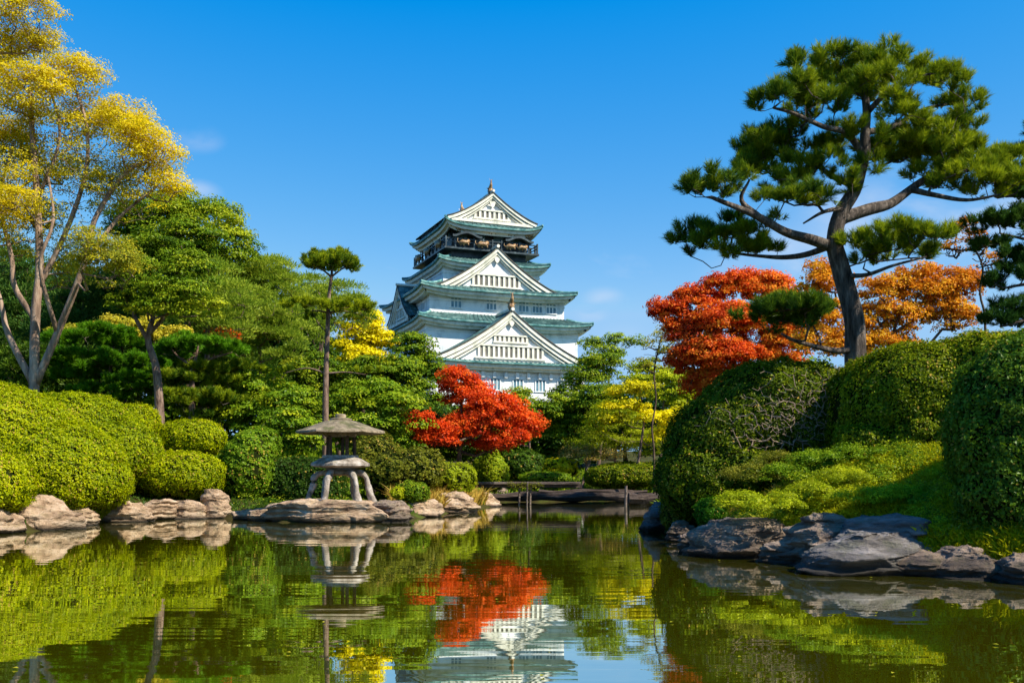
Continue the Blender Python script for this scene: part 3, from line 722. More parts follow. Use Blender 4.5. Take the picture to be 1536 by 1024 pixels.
def window(x, y, z, w, h, face='front', bars=3, parent=castle):
    fr, pn = MB(), MB()
    if face == 'front':
        pn.box(x - w / 2, x + w / 2, y - 0.06, y - 0.02, z, z + h)
        for i in range(bars + 1):
            xx = x - w / 2 + w * i / bars; fr.box(xx - 0.09, xx + 0.09, y - 0.16, y - 0.063, z - 0.002, z + h + 0.002)
        fr.box(x - w / 2 - 0.2, x + w / 2 + 0.2, y - 0.2, y - 0.063, z + h + 0.004, z + h + 0.2); fr.box(x - w / 2 - 0.2, x + w / 2 + 0.2, y - 0.2, y - 0.063, z - 0.2, z - 0.004)
    else:
        pn.box(x - 0.06, x - 0.02, y - w / 2, y + w / 2, z, z + h)
        for i in range(bars + 1):
            yy = y - w / 2 + w * i / bars; fr.box(x - 0.16, x - 0.063, yy - 0.09, yy + 0.09, z - 0.002, z + h + 0.002)
        fr.box(x - 0.2, x - 0.063, y - w / 2 - 0.2, y + w / 2 + 0.2, z + h + 0.004, z + h + 0.2)
    f = pn.build('window', M['win'], parent); fr.build('frame', M['plaster'], f)

# stone base
sb = MB()
lv = np.linspace(0, 1, 9)
for k in range(4):
    sg = [(-1, -1), (1, -1), (1, 1), (-1, 1)]; a, c = sg[k], sg[(k + 1) % 4]
    G = []
    for t in lv:
        o_ = 4.5 * (1 - t) ** 1.8
        xa = lambda s_: (17.2 + o_) * s_[0]; ya = lambda s_: (-19 - o_ if s_[1] < 0 else 16 + o_)
        G.append([(lerp(xa(a), xa(c), u), lerp(ya(a), ya(c), u), 1 + 12.5 * t) for u in np.linspace(0, 1, 20)])
    sb.grid(G)
sb.build('stone_base', M['castle_stone'], castle)

# walls (local coords: front is -y)
w1 = wall_box(-15.2, 15.6, -18.2, 14, 13.2, 21.6)
for x in (-11.5, -7.0, -2.5, 2.0, 6.5, 11.0, 14.0): window(x, -18.2, 17.0, 2.0, 2.0)
for x in np.arange(-14, 15, 2.25):
    wm = MB(); wm.box(x - 0.28, x + 0.28, -18.75, -18.2 - 0.13, 19.2, 20.3); wm.build('corbel', M['plaster'], castle)
for y in (-14, -9, -4, 1, 6): window(-15.2, y, 17.0, 2.0, 2.0, 'side')
skirt(-17.2, 17.6, -20.4, 16, 21.9, -14.6, 15, -14.5, 13, 23.6, up=0.7)
w2 = wall_box(-14.2, 16.6, -13.2, 12.9, 22.2, 29.8)
skirt(-16.2, 19.0, -15.4, 15, 29.9, -13, 14.6, -12.4, 12.4, 31.5, up=0.7)
w3 = wall_box(-13.1, 14.1, -12.3, 12.3, 30.6, 35.6)
for x in (-8.0, -1.0, 5.6, 8.4, 11.3): window(x, -12.3, 32.6, 2.1, 1.7)
for y in (-8, 7): window(-13.1, y, 32.6, 2.1, 1.7, 'side')
skirt(-15.6, 15.9, -14.8, 14.6, 35.7, -10.3, 10.4, -10.6, 10.6, 37.6, up=0.7)
w4 = wall_box(-9.8, 9.8, -10.2, 10.2, 36.8, 41.2)
skirt(-11.4, 11.3, -12.3, 12.2, 41.3, -8.0, 8.0, -9.0, 9.0, 42.8, up=0.7)
# top storey: black lacquer, balcony and gilt beasts
w5 = wall_box(-7.6, 7.6, -8.6, 8.6, 42.2, 49.0, 'lacquer', False)
bal = MB()
for (x0, x1, y0, y1) in ((-9.4, 9.4, -10.4, -10.25), (-9.4, 9.4, 10.25, 10.4), (-9.4, -9.25, -10.24, 10.24), (9.25, 9.4, -10.24, 10.24)):
    bal.box(x0, x1, y0, y1, 45.75, 45.95); bal.box(x0, x1, y0, y1, 45.2, 45.35)
for x in np.linspace(-9.3, 9.3, 11): 
    bal.box(x - .12, x + .12, -10.5, -10.15, 44.2, 46.2); bal.box(x - .12, x + .12, 10.15, 10.5, 44.2, 46.2)
for y in np.linspace(-9.2, 9.2, 9): 
    bal.box(-9.5, -9.15, y - .12, y + .12, 44.2, 46.2); bal.box(9.15, 9.5, y - .12, y + .12, 44.2, 46.2)
bal.box(-9.6, 9.6, -10.6, 10.6, 43.9, 44.25)
bal.build('balcony', M['lacquer'], castle)
for x in (-5.6, -2.0, 2.0, 5.6):
    wp = MB(); wp.box(x - 1.1, x + 1.1, -8.72, -8.6 - 0.003, 46.3, 48.0); wp.build('top_window', M['win'], castle)
for y in (-6, 0, 6):
    wp = MB(); wp.box(-7.72, -7.603, y - 1.2, y + 1.2, 46.3, 48.0); wp.build('top_window', M['win'], castle)
rngc = np.random.default_rng(5)
def beast(x, y, z, s, side=False):
    s = s * 0.85; g = MB()
    b_ = [(0, 0, 0), (0.8, 0, 0.35), (1.7, 0, 0.3), (2.3, 0, 0.75)]
    f = (lambda p: (x - 0.3, y + p[0] * s, z + p[2] * s)) if side else (lambda p: (x + p[0] * s, y - 0.3, z + p[2] * s))
    g.tube([f(p) for p in b_], [0.35 * s, 0.55 * s, 0.5 * s, 0.38 * s], 8, bump=0.1)
    for lx, lz in ((0.2, -0.45), (0.9, -0.5), (2.0, -0.35)): g.tube([f((lx, 0, 0.2)), f((lx + 0.15, 0, lz))], [0.22 * s, 0.13 * s], 6)
    g.tube([f((0, 0, 0)), f((-0.5, 0, 0.5)), f((-0.35, 0, 1.1))], [0.15 * s, 0.1 * s, 0.06 * s], 6)
    g.build('gilt_relief', M['gold'], castle, smooth=True)
for x, z, s in ((-6.8, 44.9, 1.0), (-3.2, 44.8, 1.1), (2.6, 44.9, 1.0), (5.2, 44.9, 0.9)): beast(x, -10.5, z, s)
for y, z, s in ((-8.5, 44.9, 1.2), (-1.5, 44.9, 1.2), (4.5, 44.9, 1.2)): beast(-9.6, y, z, s, True)
for x in (-7.3, -1.0, 3.0, 6.6): beast(x, -10.4, 47.5, 0.8)
for x0 in (-8.2, 2.4):
    ar = MB(); tt = np.linspace(-1, 1, 21); xs_ = x0 + 2.9 + tt * 2.9
    zc_ = 46.2 + 1.0 * np.cos(tt * np.pi / 2) ** 1.5 + 0.25 * np.abs(tt) ** 4
    A_ = np.stack([xs_, 0 * xs_ - 11.2, zc_], -1); B_ = np.stack([xs_, 0 * xs_ - 9.0, zc_ + 0.15], -1)
    ar.grid(np.stack([A_, B_])); ar.grid(np.stack([A_ - [0, 0, 0.4], A_])); ar.grid(np.stack([B_ - [0, 0, 0.4], A_ - [0, 0, 0.4]])); ar.build('curved_eave', M['lacquer'], castle)
# top roof: hipped skirt below a gabled ridge running front to back
skirt(-9.9, 9.9, -11.8, 11.8, 48.4, -8.0, 8.0, -9.6, 9.6, 49.7, up=1.0)
gable(0, -10.2, 49.6, 55.2, 8.9, 20.2, rows=1, finial=None, thick=0.75)
fi = MB(); shachi(fi, 0, -9.6, 55.4, 1.6, 1); fi.build('ridge_ornament', M['gold'], castle)
fi = MB(); shachi(fi, 0, 7.5, 55.4, 1.6, -1); fi.build('ridge_ornament', M['gold'], castle)
# front gables
gable(0.0, -12.6, 35.9, 44.2, 12.2, 9.0, rows=1, thick=0.95)
gable(0.3, -19.2, 22.0, 31.4, 14.9, 9.5, rows=2, finial=1.9, thick=1.0)
# side gable on the shaded face
gable(0.0, -15.2, 31.0, 38.2, 7.4, 6.0, rot=-math.pi / 2, rows=1, thick=0.8)

# ------------------------------------------------------------ rocks
def rock(name, label, c, r, mat, seed, group=None, strat=0.10, p=2.6, rot=0.0, sub=(120, 80), lumps=None, rough=0.16, cat='rock'):
    rng = np.random.default_rng(seed)
    mb = MB()
    parts_ = [(np.zeros(3), np.asarray(r, float))] + [(np.asarray(o, float), np.asarray(q, float)) for o, q in (lumps or [])]
    for o_, rr in parts_:
        th = np.linspace(0, 2 * np.pi, sub[0]); ph = np.linspace(-np.pi / 2, np.pi / 2, sub[1]); TH, PH = np.meshgrid(th, ph)
        D = np.stack([np.cos(PH) * np.cos(TH), np.cos(PH) * np.sin(TH), np.sin(PH)], -1)
        G = superell(D, p) * rr
        k = rr.min()
        n1 = fbm(G / rr.mean(), 1.1, seed * 1.7, 3)
        for _ in range(16):
            pn_ = unit(rng.normal(size=3) * np.array([1, 1, 0.8])); h_ = rng.uniform(0.74, 0.97)
            dd = (G / rr * pn_).sum(-1) - h_
            G = G - np.maximum(dd, 0)[..., None] * pn_ * rr * 0.97
        q = G * np.array([1.0, 1.0, 2.6 if strat > 0.06 else 1.2]) / (k ** 0.5) * 1.5
        wq = np.stack([vnoise(q * 1.1, seed + 50), vnoise(q * 1.1, seed + 60), vnoise(q * 1.1, seed + 70)], -1) * 0.5
        rn = ridged(q + wq, seed, 6); rn2 = vnoise(q * 0.6, seed + 9)
        G = G + unit(D) * ((rn * rough * 1.5 + rn2 * rough * 1.3) * k + n1 * rough * k * 0.15)[..., None]
        layer = vnoise(np.stack([G[..., 0] * 0.5, G[..., 1] * 0.5, G[..., 2] / (rr[2] * 0.13) + n1], -1), seed + 90)
        G[..., :2] += (unit(D)[..., :2]) * (np.sign(layer) * np.abs(layer) ** 0.6 * strat * k * 1.2)[..., None]
        ca, sa = math.cos(rot), math.sin(rot)
        X = G[..., 0] * ca - G[..., 1] * sa; Y = G[..., 0] * sa + G[..., 1] * ca
        G = np.stack([X, Y, G[..., 2]], -1)
        oo = np.array([o_[0] * ca - o_[1] * sa, o_[0] * sa + o_[1] * ca, o_[2]])
        mb.grid(G + oo)
    o = mb.build(name, M[mat], None, smooth=False)
    o.location = c
    o.data.validate()
    return tag(o, label, cat, group)

def rk(px0, px1, ptop, pbot, dep=0.8, push=0.0):
    """rock from its outline in the photograph: width, top edge and waterline"""
    d = CAMZ * F / (pbot - HZ)
    d2 = d + dep * 0.8 + push
    x0, x1 = (px0 - 768) / F * d2, (px1 - 768) / F * d2
    zt = CAMZ + (HZ - ptop) / F * (d2)
    return np.array([(x0 + x1) / 2, d2, zt * 0.12]), np.array([(x1 - x0) / 2 * 1.12, dep, zt * 0.92])

LG, RG = 'rocks edging the pond below the clipped azaleas', 'rocks edging the pond below the grassy bank'
def mkrock(label, a, mat, seed, group, dep=0.8, **k):
    c, r = rk(*a, dep=dep); rock('rock', label, c, r, mat, seed, group, **k)
mkrock('rounded beige rock cut by the picture edge beside the water', (-45, 24, 762, 801), 'rock_warm', 11, LG, 1.0)
mkrock('big rounded pale boulder between the small azalea and the water', (26, 116, 749, 795), 'rock_warm', 12, LG, 0.9, rough=0.12, strat=0.04)
mkrock('long low pinkish rock under the largest azalea dome', (106, 218, 750, 783), 'rock_warm', 13, LG, 0.7, lumps=[((-0.35, .3, 0.42), (0.32, .4, 0.30)), ((0.55, .2, 0.15), (0.5, .5, 0.28))])
mkrock('jagged small tan rock perched behind the long low pink rock', (132, 186, 738, 776), 'rock_warm', 14, LG, 0.5, strat=0.2)
mkrock('small tan rock wedged between boulder and long low rock', (98, 142, 762, 788), 'rock_warm', 45, LG, 0.6)
mkrock('narrow tan rock closing the gap before the flat brown stone', (186, 222, 758, 781), 'rock_warm', 46, LG, 0.5)
mkrock('low brown rock between the upright block and the lantern slab', (376, 424, 764, 781), 'rock_warm', 47, LG, 0.5)
mkrock('upright brown block rock below the pair of round azaleas', (303, 347, 738, 777), 'rock_warm', 15, LG, 0.45, p=4.0)
mkrock('small flat rock just past the upright brown block', (350, 398, 764, 779), 'rock_warm', 16, LG, 0.5)
mkrock('broad flat stone slab carrying the stone lantern', (414, 596, 752, 784), 'rock_warm', 17, LG, 1.35, p=3.6, rough=0.10, strat=0.10, sub=(220, 90))
mkrock('rugged rock at the end of the lantern slab', (560, 612, 752, 783), 'rock_grey', 18, LG, 0.7)
mkrock('low pale rock beside the lantern slab under small plants', (602, 662, 752, 775), 'rock_warm', 19, LG, 0.8, strat=0.16)
mkrock('sloping tan rock nearer the plank bridge', (655, 712, 744, 769), 'rock_warm', 20, LG, 1.0, strat=0.14)
mkrock('flat tan rock touching the plank bridge abutment', (696, 744, 741, 760), 'rock_warm', 21, LG, 1.4)
mkrock('squat brown rock in the bridge shadow at the far inlet', (728, 760, 732, 751), 'rock_grey', 22, LG, 1.5)
mkrock('blue grey boulder alone at the foot of the tall dark hedge', (964, 1018, 754, 797), 'rock_blue', 31, RG, 0.55, rough=0.16, strat=0.12, p=3)
mkrock('long layered grey slab rock at the foot of the grass', (1046, 1210, 781, 838), 'rock_grey', 32, RG, 0.8, strat=0.22, p=4.2, sub=(220, 120), rough=0.11)
mkrock('broad bluish two tiered rock lying at the waterline', (1205, 1402, 800, 862), 'rock_blue', 33, RG, 0.9, strat=0.22, p=4.2, sub=(240, 130), rough=0.11)
mkrock('dark bluish slab lying across the broad rock', (1262, 1376, 782, 856), 'rock_blue', 43, RG, 0.75, strat=0.2, p=3.6, sub=(200, 120), rough=0.12)
mkrock('pale peaked rock resting against the broad bluish rock', (1190, 1290, 774, 850), 'rock_grey', 34, RG, 0.7, strat=0.2, p=3.2, sub=(200, 120), rough=0.14)
mkrock('low dark cracked rock past the broad bluish rock', (1392, 1506, 820, 868), 'rock_grey', 35, RG, 0.7, strat=0.12)
mkrock('last dark rock under the ivy hedge at the picture edge', (1498, 1580, 834, 878), 'rock_grey', 36, RG, 0.7)
mkrock('small dark rock tucked between the blue boulder and long slab', (1022, 1060, 800, 828), 'rock_grey', 37, RG, 0.4)
mkrock('rough dark rock in the shade between blue boulder and small dark rock', (1000, 1040, 784, 812), 'rock_grey', 44, RG, 0.5)
mkrock('dark low rock filling the gap below the pale peaked rock', (1150, 1232, 812, 846), 'rock_grey', 38, RG, 0.5)
mkrock('thin dark stone at the waterline before the broad bluish rock', (1340, 1412, 832, 864), 'rock_grey', 39, RG, 0.45)
mkrock('small mossy stone between the long slab and the tall hedge', (1036, 1074, 800, 830), 'rock_grey', 40, RG, 0.4)
# retaining edge of small dark stones
mkrock('flat brown stone in the shade below the azalea pair', (208, 262, 750, 779), 'rock_warm', 41, LG, 0.5, p=4.5, rough=0.08)
mkrock('second flat brown stone butting the upright brown block', (256, 308, 748, 778), 'rock_warm', 42, LG, 0.5, p=4.5, rough=0.08)
# ------------------------------------------------------------ stone lantern
LX, LY = -5.66, 33.0
u_ = 0.022
lz = lambda py: CAMZ + (HZ - py) * u_
ln_ = empty('stone_lantern', (LX, LY, lz(755)), 'wide roofed stone snow lantern on curved legs standing on the flat slab', 'stone lantern', rz=R(8))
z0 = lz(755)
def L(mb, name, mat, sm=False, parent=ln_): return mb.build(name, M[mat], parent, smooth=sm)
# roof: shallow six sided, thin edge, hollow under
def hexring(r, z, n=6, lift=0.0, ph=0.0, m=8):
    out = []
    for i in range(n):
        a0, a1 = 2 * np.pi * i / n + ph, 2 * np.pi * (i + 1) / n + ph
        for t in np.linspace(0, 1, m, endpoint=False):
            x = r * ((1 - t) * math.cos(a0) + t * math.cos(a1)); y = r * ((1 - t) * math.sin(a0) + t * math.sin(a1))
            k_ = r / max(1e-6, math.hypot(x, y)); x *= 1 + (k_ - 1) * 0.55; y *= 1 + (k_ - 1) * 0.55
            out.append((x, y, z + lift * abs(2 * t - 1) ** 3))
    out.append(out[0]); return out
rm = MB()
rm.grid([hexring(r, lz(p_) - z0, lift=l_) for r, p_, l_ in ((0.02, 628.6, 0), (0.32, 629.5, 0), (0.62, 633, 0), (0.95, 638.5, 0), (1.22, 643.5, 0.01), (1.44, 647.2, 0.03), (1.46, 650.0, 0.03), (1.40, 651.2, 0.03), (1.05, 649.0, 0), (0.5, 648.0, 0), (0.02, 648.0, 0))])
L(rm, 'roof', 'stone_lantern')
fm = MB(); fm.lathe([(0.36, lz(630.5) - z0), (0.37, lz(628) - z0), (0.24, lz(626.5) - z0), (0.16, lz(626) - z0), (0.19, lz(623.5) - z0), (0.15, lz(621) - z0), (0.02, lz(620.2) - z0)], (0, 0, 0), 20)
fm.build('finial', M['stone_lantern'], ln_, smooth=True)
for i in range(5):
    a = 2 * math.pi * (i + 0.15) / 5
    pm = MB(); x, y = 0.46 * math.cos(a), 0.46 * math.sin(a)
    w = 0.07
    pts = [(x, y, lz(683) - z0), (x, y, lz(666) - z0), (x, y, lz(648.2) - z0)]
    pm.tube(pts, [w, w * 0.92, w], 6); L(pm, 'post', 'bark_dark')
cb = MB(); cb.lathe([(0.50, lz(655) - z0), (0.56, lz(651.0) - z0), (0.56, lz(648.2) - z0)], (0, 0, 0), sides=12, seg=12); L(cb, 'fire_box_lintel', 'stone_lantern')
pm = MB(); pm.grid([hexring(r, lz(p_) - z0, lift=l_, ph=0.3) for r, p_, l_ in ((0.02, 682.6, 0), (0.60, 682.6, 0), (0.62, 686, 0), (0.70, 687.5, 0), (0.99, 695.5, 0.02), (1.0, 698.8, 0.02), (0.86, 700, 0), (0.50, 702, 0), (0.48, 706, 0), (0.02, 706.5, 0))])
L(pm, 'platform', 'stone_leg')
nm = MB(); nm.lathe([(0.50, lz(704) - z0), (0.60, lz(707) - z0), (0.62, lz(711) - z0), (0.40, lz(713) - z0)], (0, 0, 0), sides=18, seg=18); L(nm, 'neck', 'stone_lantern')
for i in range(6):
    a = 2 * math.pi * (i + 0.05) / 6
    lm = MB(); prof = [(0.30, 707.5), (0.52, 707.8), (0.72, 710.5), (0.84, 716), (0.92, 727), (1.00, 740), (1.10, 754.5)]
    n = len(prof); pts = np.array([(r * math.cos(a), r * math.sin(a), lz(p_) - z0) for r, p_ in prof])
    rng_ = np.random.default_rng(i); pts[1:-1] += rng_.normal(size=(n - 2, 3)) * 0.018
    tq = np.linspace(0, 1, 25); ii = np.linspace(0, n - 1, 25)
    pp = np.stack([np.interp(ii, np.arange(n), pts[:, k_]) for k_ in range(3)], -1)
    for _ in range(2): pp[1:-1] = (pp[:-2] + 2 * pp[1:-1] + pp[2:]) / 4
    lm.tube(pp, 0.088 + 0.018 * np.sin(tq * 9 + i) + 0.02 * tq, 10, bump=0.09); L(lm, 'leg', 'stone_leg', True)

# ------------------------------------------------------------ plank bridge, log edging
bd = 51.0
br = empty('plank_bridge', P(790, 726, bd), 'low weathered plank bridge crossing the far end of the pond', 'bridge')
bo = P(790, 726, bd)
dk = MB()
for i, y in enumerate(np.linspace(-0.9, 0.9, 7)):
    dk.box(-2.5, 2.6 + 0.1 * math.sin(i * 2.0), y - 0.14, y + 0.12, 0.02 + 0.006 * (i % 2), 0.12 + 0.006 * (i % 2))
dk.build('deck', M['wood_grey'], br)
for y in (-0.75, 0.75):
    s_ = MB(); s_.box(-2.6, 2.7, y - 0.1, y + 0.1, -0.16, 0.018); s_.build('beam', M['wood_dark'], br)
for x in (-0.4, 0.15):
    for y in (-0.8,):
        s_ = MB(); s_.tube([(x, y, -1.6), (x + 0.03, y, -0.162)], 0.05, 8); s_.build('post', M['wood_grey'], br)
for i, (a, b2, zz, yy, rad, lb) in enumerate((((-1.2), 8.3, 0.30, 55.4, 0.24, 'long dark log edging the far inlet of the pond'), (1.5, 7.6, 0.56, 56.1, 0.13, 'upper grey log lying on the far inlet edge'), (5.9, 8.9, 0.32, 50.8, 0.26, 'short pale log ending at the tall dark hedge'))):
    lm = MB(); xs = np.linspace(a, b2, 24)
    lm.tube(np.stack([xs, yy + 0.12 * np.sin(xs), zz + 0.05 * np.sin(xs * 1.7)], -1), rad + 0.04 * np.sin(xs * 2.3), 12, bump=0.12)
    tag(lm.build('edging_log', M['wood_dark']), lb, 'log', 'logs edging the far inlet')
for i, (px, py, lb) in enumerate(((938, 728, 'short wooden stake standing by the logs near the low hedge'), (790, 722, 'thin stake standing in the water under the bridge'))):
    lm = MB(); q = P(px, py, 50 if i == 0 else 49.5); lm.tube([(q[0], q[1], -0.5), (q[0] + 0.04, q[1], q[2])], 0.07 if i == 0 else 0.04, 8); tag(lm.build('wooden_stake', M['wood_grey']), lb, 'stake')
# ------------------------------------------------------------ clipped shrubs of the left bank
AZ = 'clipped azalea domes along the near bank'
hedge('clipped_azalea', 'small sunlit azalea dome cut by the picture edge above the beige rock', 'shrub', [E(-8, 726, 26.5, 52, 46, 1.3)], seed=1, group=AZ, dens=1500, ls=0.055, tint=0.55)
hedge('clipped_azalea', 'largest azalea dome sweeping down from the multi trunk tree', 'shrub', [E(-20, 692, 31.5, 150, 118, 3.0), E(85, 710, 31.0, 100, 82, 2.2), E(-130, 670, 33, 150, 95, 3.0), E(135, 722, 31.0, 60, 46, 1.5)], seed=2, group=AZ, dens=1250, ls=0.055, tint=0.5, p=2.1)
hedge('clipped_azalea', 'second long azalea dome behind the largest one', 'shrub', [E(110, 652, 36.5, 100, 64, 2.3), E(182, 682, 35.8, 58, 54, 1.8)], seed=3, group=AZ, dens=1100, ls=0.06, tint=0.40, p=2.1)
hedge('clipped_azalea', 'narrow azalea mound peeping out behind the second long dome', 'shrub', [E(200, 640, 40, 40, 34, 1.2)], seed=4, group=AZ, dens=900, ls=0.065, tint=0.5)
hedge('clipped_azalea', 'upper of the two round azaleas, with a flattened oval top', 'shrub', [E(291, 657, 39.5, 49, 30, 1.3)], seed=5, group=AZ, dens=1100, ls=0.06, tint=0.5)
hedge('clipped_azalea', 'lower round azalea overhanging the upright brown block rock', 'shrub', [E(273, 712, 36.4, 66, 36, 1.5)], seed=6, group=AZ, dens=1150, ls=0.06, tint=0.5)
hedge('clipped_shrub', 'looser green shrub past the two round azaleas', 'shrub', [E(372, 700, 37.5, 42, 48, 1.2), E(385, 672, 39, 34, 30, 1.2)], leaf='L_fresh', seed=7, dens=700, ls=0.085, rough=0.12, tint=0.35)
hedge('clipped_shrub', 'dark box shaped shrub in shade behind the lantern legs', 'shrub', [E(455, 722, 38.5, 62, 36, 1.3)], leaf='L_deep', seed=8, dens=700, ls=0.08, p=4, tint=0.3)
LB = 'loose bushes behind the stone lantern'
hedge('bush', 'olive bush spreading behind the lantern towards the bridge', 'bush', [E(605, 708, 40, 60, 34, 1.6), E(562, 684, 41, 38, 30, 1.5)], leaf='L_olive', seed=9, group=LB, dens=520, ls=0.09, rough=0.2, tint=0.45, depthk=1.4)
hedge('bush', 'low green bush on the rocks past the lantern slab', 'bush', [E(618, 738, 36, 26, 18, 0.6)], leaf='L_green', seed=10, group=LB, dens=900, ls=0.06, rough=0.1, tint=0.5)
hedge('bush', 'tiny bright yellow green bush beside the lantern legs', 'bush', [E(596, 739, 35.5, 11, 10, 0.3)], leaf='L_lime', seed=11, group=LB, dens=1500, ls=0.06, rough=0.05, tint=0.75)
hedge('bush', 'yellowing bush on the bank before the red maple', 'bush', [E(672, 716, 43, 45, 24, 1.2)], leaf='L_lime', seed=12, group=LB, dens=600, ls=0.08, rough=0.16, tint=0.35)
hedge('clipped_shrub', 'bright green cone shaped bush under the red maple', 'shrub', [E(738, 708, 54, 26, 30, 1.2), E(738, 694, 54, 15, 22, 0.9)], leaf='L_fresh', seed=13, dens=500, ls=0.1, rough=0.1, tint=0.75, p=2)
# far shrubs past the bridge
FS = 'shrubs beyond the plank bridge'
hedge('bush', 'green bush just past the bridge deck', 'bush', [E(785, 700, 62, 32, 26, 1.6)], leaf='L_deep', seed=14, group=FS, dens=330, ls=0.12, rough=0.2, tint=0.6)
hedge('bush', 'bush with golden tips past the bridge', 'bush', [E(838, 702, 62, 26, 15, 1.3)], leaf='L_gold', seed=15, group=FS, dens=380, ls=0.12, rough=0.2, tint=0.4)
hedge('clipped_shrub', 'low rounded green shrub in front of the golden tipped bush', 'shrub', [E(818, 716, 59, 40, 9, 1.0)], leaf='L_fresh', seed=16, group=FS, dens=400, ls=0.1, rough=0.08, tint=0.45)
hedge('low_hedge', 'long low clipped hedge curving above the logs', 'hedge', [E(935, 714, 58, 58, 17, 1.6), E(960, 706, 61, 66, 13, 1.6)], leaf='L_hedge2', seed=17, dens=520, ls=0.1, rough=0.05, tint=0.35, p=3)

# ------------------------------------------------------------ big hedges of the right bank
R1e, R1o = hedge('tall_hedge', 'tall dark rounded hedge with bare twigs falling to the water', 'hedge',
    [E(1165, 650, 25.0, 128, 108, 2.4), E(1080, 680, 24.5, 82, 84, 2.0), E(1050, 720, 23.8, 66, 62, 1.6), E(1235, 640, 25.2, 70, 84, 2.2), E(1105, 712, 23.3, 66, 46, 1.2)],
    leaf='L_hedge2', seed=21, dens=1250, ls=0.055, rough=0.10, tint=0.22, parts=True, group='big clipped hedges on the sunlit bank')
hedge('tall_hedge', 'clipped hedge with bright flat top in front of the big pine', 'hedge',
    [E(1375, 610, 22.0, 114, 92, 2.2), E(1462, 600, 21.5, 88, 98, 2.3), E(1300, 632, 22.2, 52, 86, 1.9), E(1400, 655, 20.6, 80, 36, 0.9), E(1300, 668, 21.0, 46, 34, 0.8)], leaf='L_hedge2', seed=22, dens=1600, ls=0.052, rough=0.07, tint=0.42, p=2.6,
    group='big clipped hedges on the sunlit bank')
hedge('tall_hedge', 'nearest broad leaved hedge reaching down to the last rock', 'hedge',
    [E(1535, 645, 15.9, 104, 140, 1.2), E(1660, 620, 16.2, 150, 165, 1.6), E(1512, 745, 15.7, 70, 80, 0.9), E(1600, 780, 15.2, 90, 60, 1.0)], leaf='L_ivy', seed=23, dens=2300, ls=0.05, rough=0.12, tint=0.45, p=2.3,
    group='big clipped hedges on the sunlit bank')
hedge('clipped_shrub', 'small deep green shrub beside the long slab rock', 'shrub', [E(1066, 768, 21.5, 26, 26, 0.5)], leaf='N_bright', seed=24, dens=2200, ls=0.05, rough=0.06, tint=0.35)
hedge('bush', 'mossy olive bush between blue boulder and tall hedge', 'bush', [E(1018, 772, 24, 28, 26, 0.7)], leaf='L_olive', seed=25, dens=1500, ls=0.05, rough=0.08, tint=0.3)
# bare twigs hanging on the tall hedge
rng = np.random.default_rng(77)
sk = Skel(rng); st = P(1215, 640, 23.4); sk.path([st + np.array([0, 1.5, 0]), st], 0.03, 0.02)
tg = []
for _ in range(1000):
    px = rng.normal(1192, 52); py = 626 + rng.normal(0, 28) + (1195 - px) * 0.22
    dd = 23.35 - 0.9 * math.sqrt(max(0, 1 - ((px - 1165) / 128) ** 2)) + rng.uniform(-0.15, 0.1)
    tg.append(P(px, py, dd))
sk.grow(np.array(tg), step=0.2, wig=0.22, sag=-0.05, down=0.1)
mb = MB(); sk.emit(mb, tip=0.0055, e=3.2, rmax=0.018)
o = mb.build('bare_twigs', M['twig'], R1e); o.location = -R1o

# ------------------------------------------------------------ ground cover
def blades(name, label, n, sampler, mat, hgt, seed, wid=0.018, lean=0.45):
    rng = np.random.default_rng(seed)
    X, Y = sampler(rng, n); Z = height(X, Y)
    ok = sdist(X, Y) > 0.12; X, Y, Z = X[ok], Y[ok], Z[ok]; n = len(X)
    cl = fbm(np.stack([X, Y, 0 * X], -1), 2.1, seed, 3)
    h = hgt * (0.55 + 0.5 * rng.uniform(size=n)) * (1 + 0.55 * cl)
    h = np.maximum(h, 0.03)
    d = unit(np.stack([rng.normal(size=n) * lean, rng.normal(size=n) * lean, np.ones(n)], -1))
    base = np.stack([X, Y, Z - 0.01], -1); sd = unit(np.cross(d, rng.normal(size=(n, 3)))) * wid
    mid = base + d * (h * 0.55)[:, None]; tip = base + d * h[:, None] + np.stack([rng.normal(size=n), rng.normal(size=n), -np.abs(rng.normal(size=n))], -1) * (h * 0.2)[:, None]
    v = np.stack([base - sd * .6, base + sd * .6, mid + sd, tip, mid - sd], 1).reshape(-1, 3)
    mb = MB(); at = np.clip(0.5 + cl * 0.2 + rng.normal(size=n) * 0.18, 0.02, 0.98)
    mb.add(v, np.arange(5 * n).reshape(n, 5), 0, np.repeat(at, 5))
    return tag(mb.build(name, M[mat]), label, 'grass', kind='stuff')
def box_s(x0, x1, y0, y1): return lambda rng, n: (rng.uniform(x0, x1, n), rng.uniform(y0, y1, n))
blades('bank_grass', 'tufted yellow green grass on the sloping bank above the rocks', 130000, box_s(4.2, 10.5, 14.3, 22.5), 'grass', 0.26, 41, 0.012, 0.6)
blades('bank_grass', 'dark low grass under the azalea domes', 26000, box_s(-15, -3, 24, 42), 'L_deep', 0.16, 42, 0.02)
blades('straw_grass', 'golden dry grass on the bank beside the red maple', 12000, box_s(-4.6, -1.2, 37.5, 47), 'L_straw', 0.8, 43, 0.02, 0.3)
blades('far_undergrowth', 'mixed green undergrowth beneath the trees', 90000, lambda rng, n: (rng.uniform(-40, 30, n), 40 + 40 * rng.uniform(size=n) ** 1.3), 'L_green', 0.42, 44, 0.05)
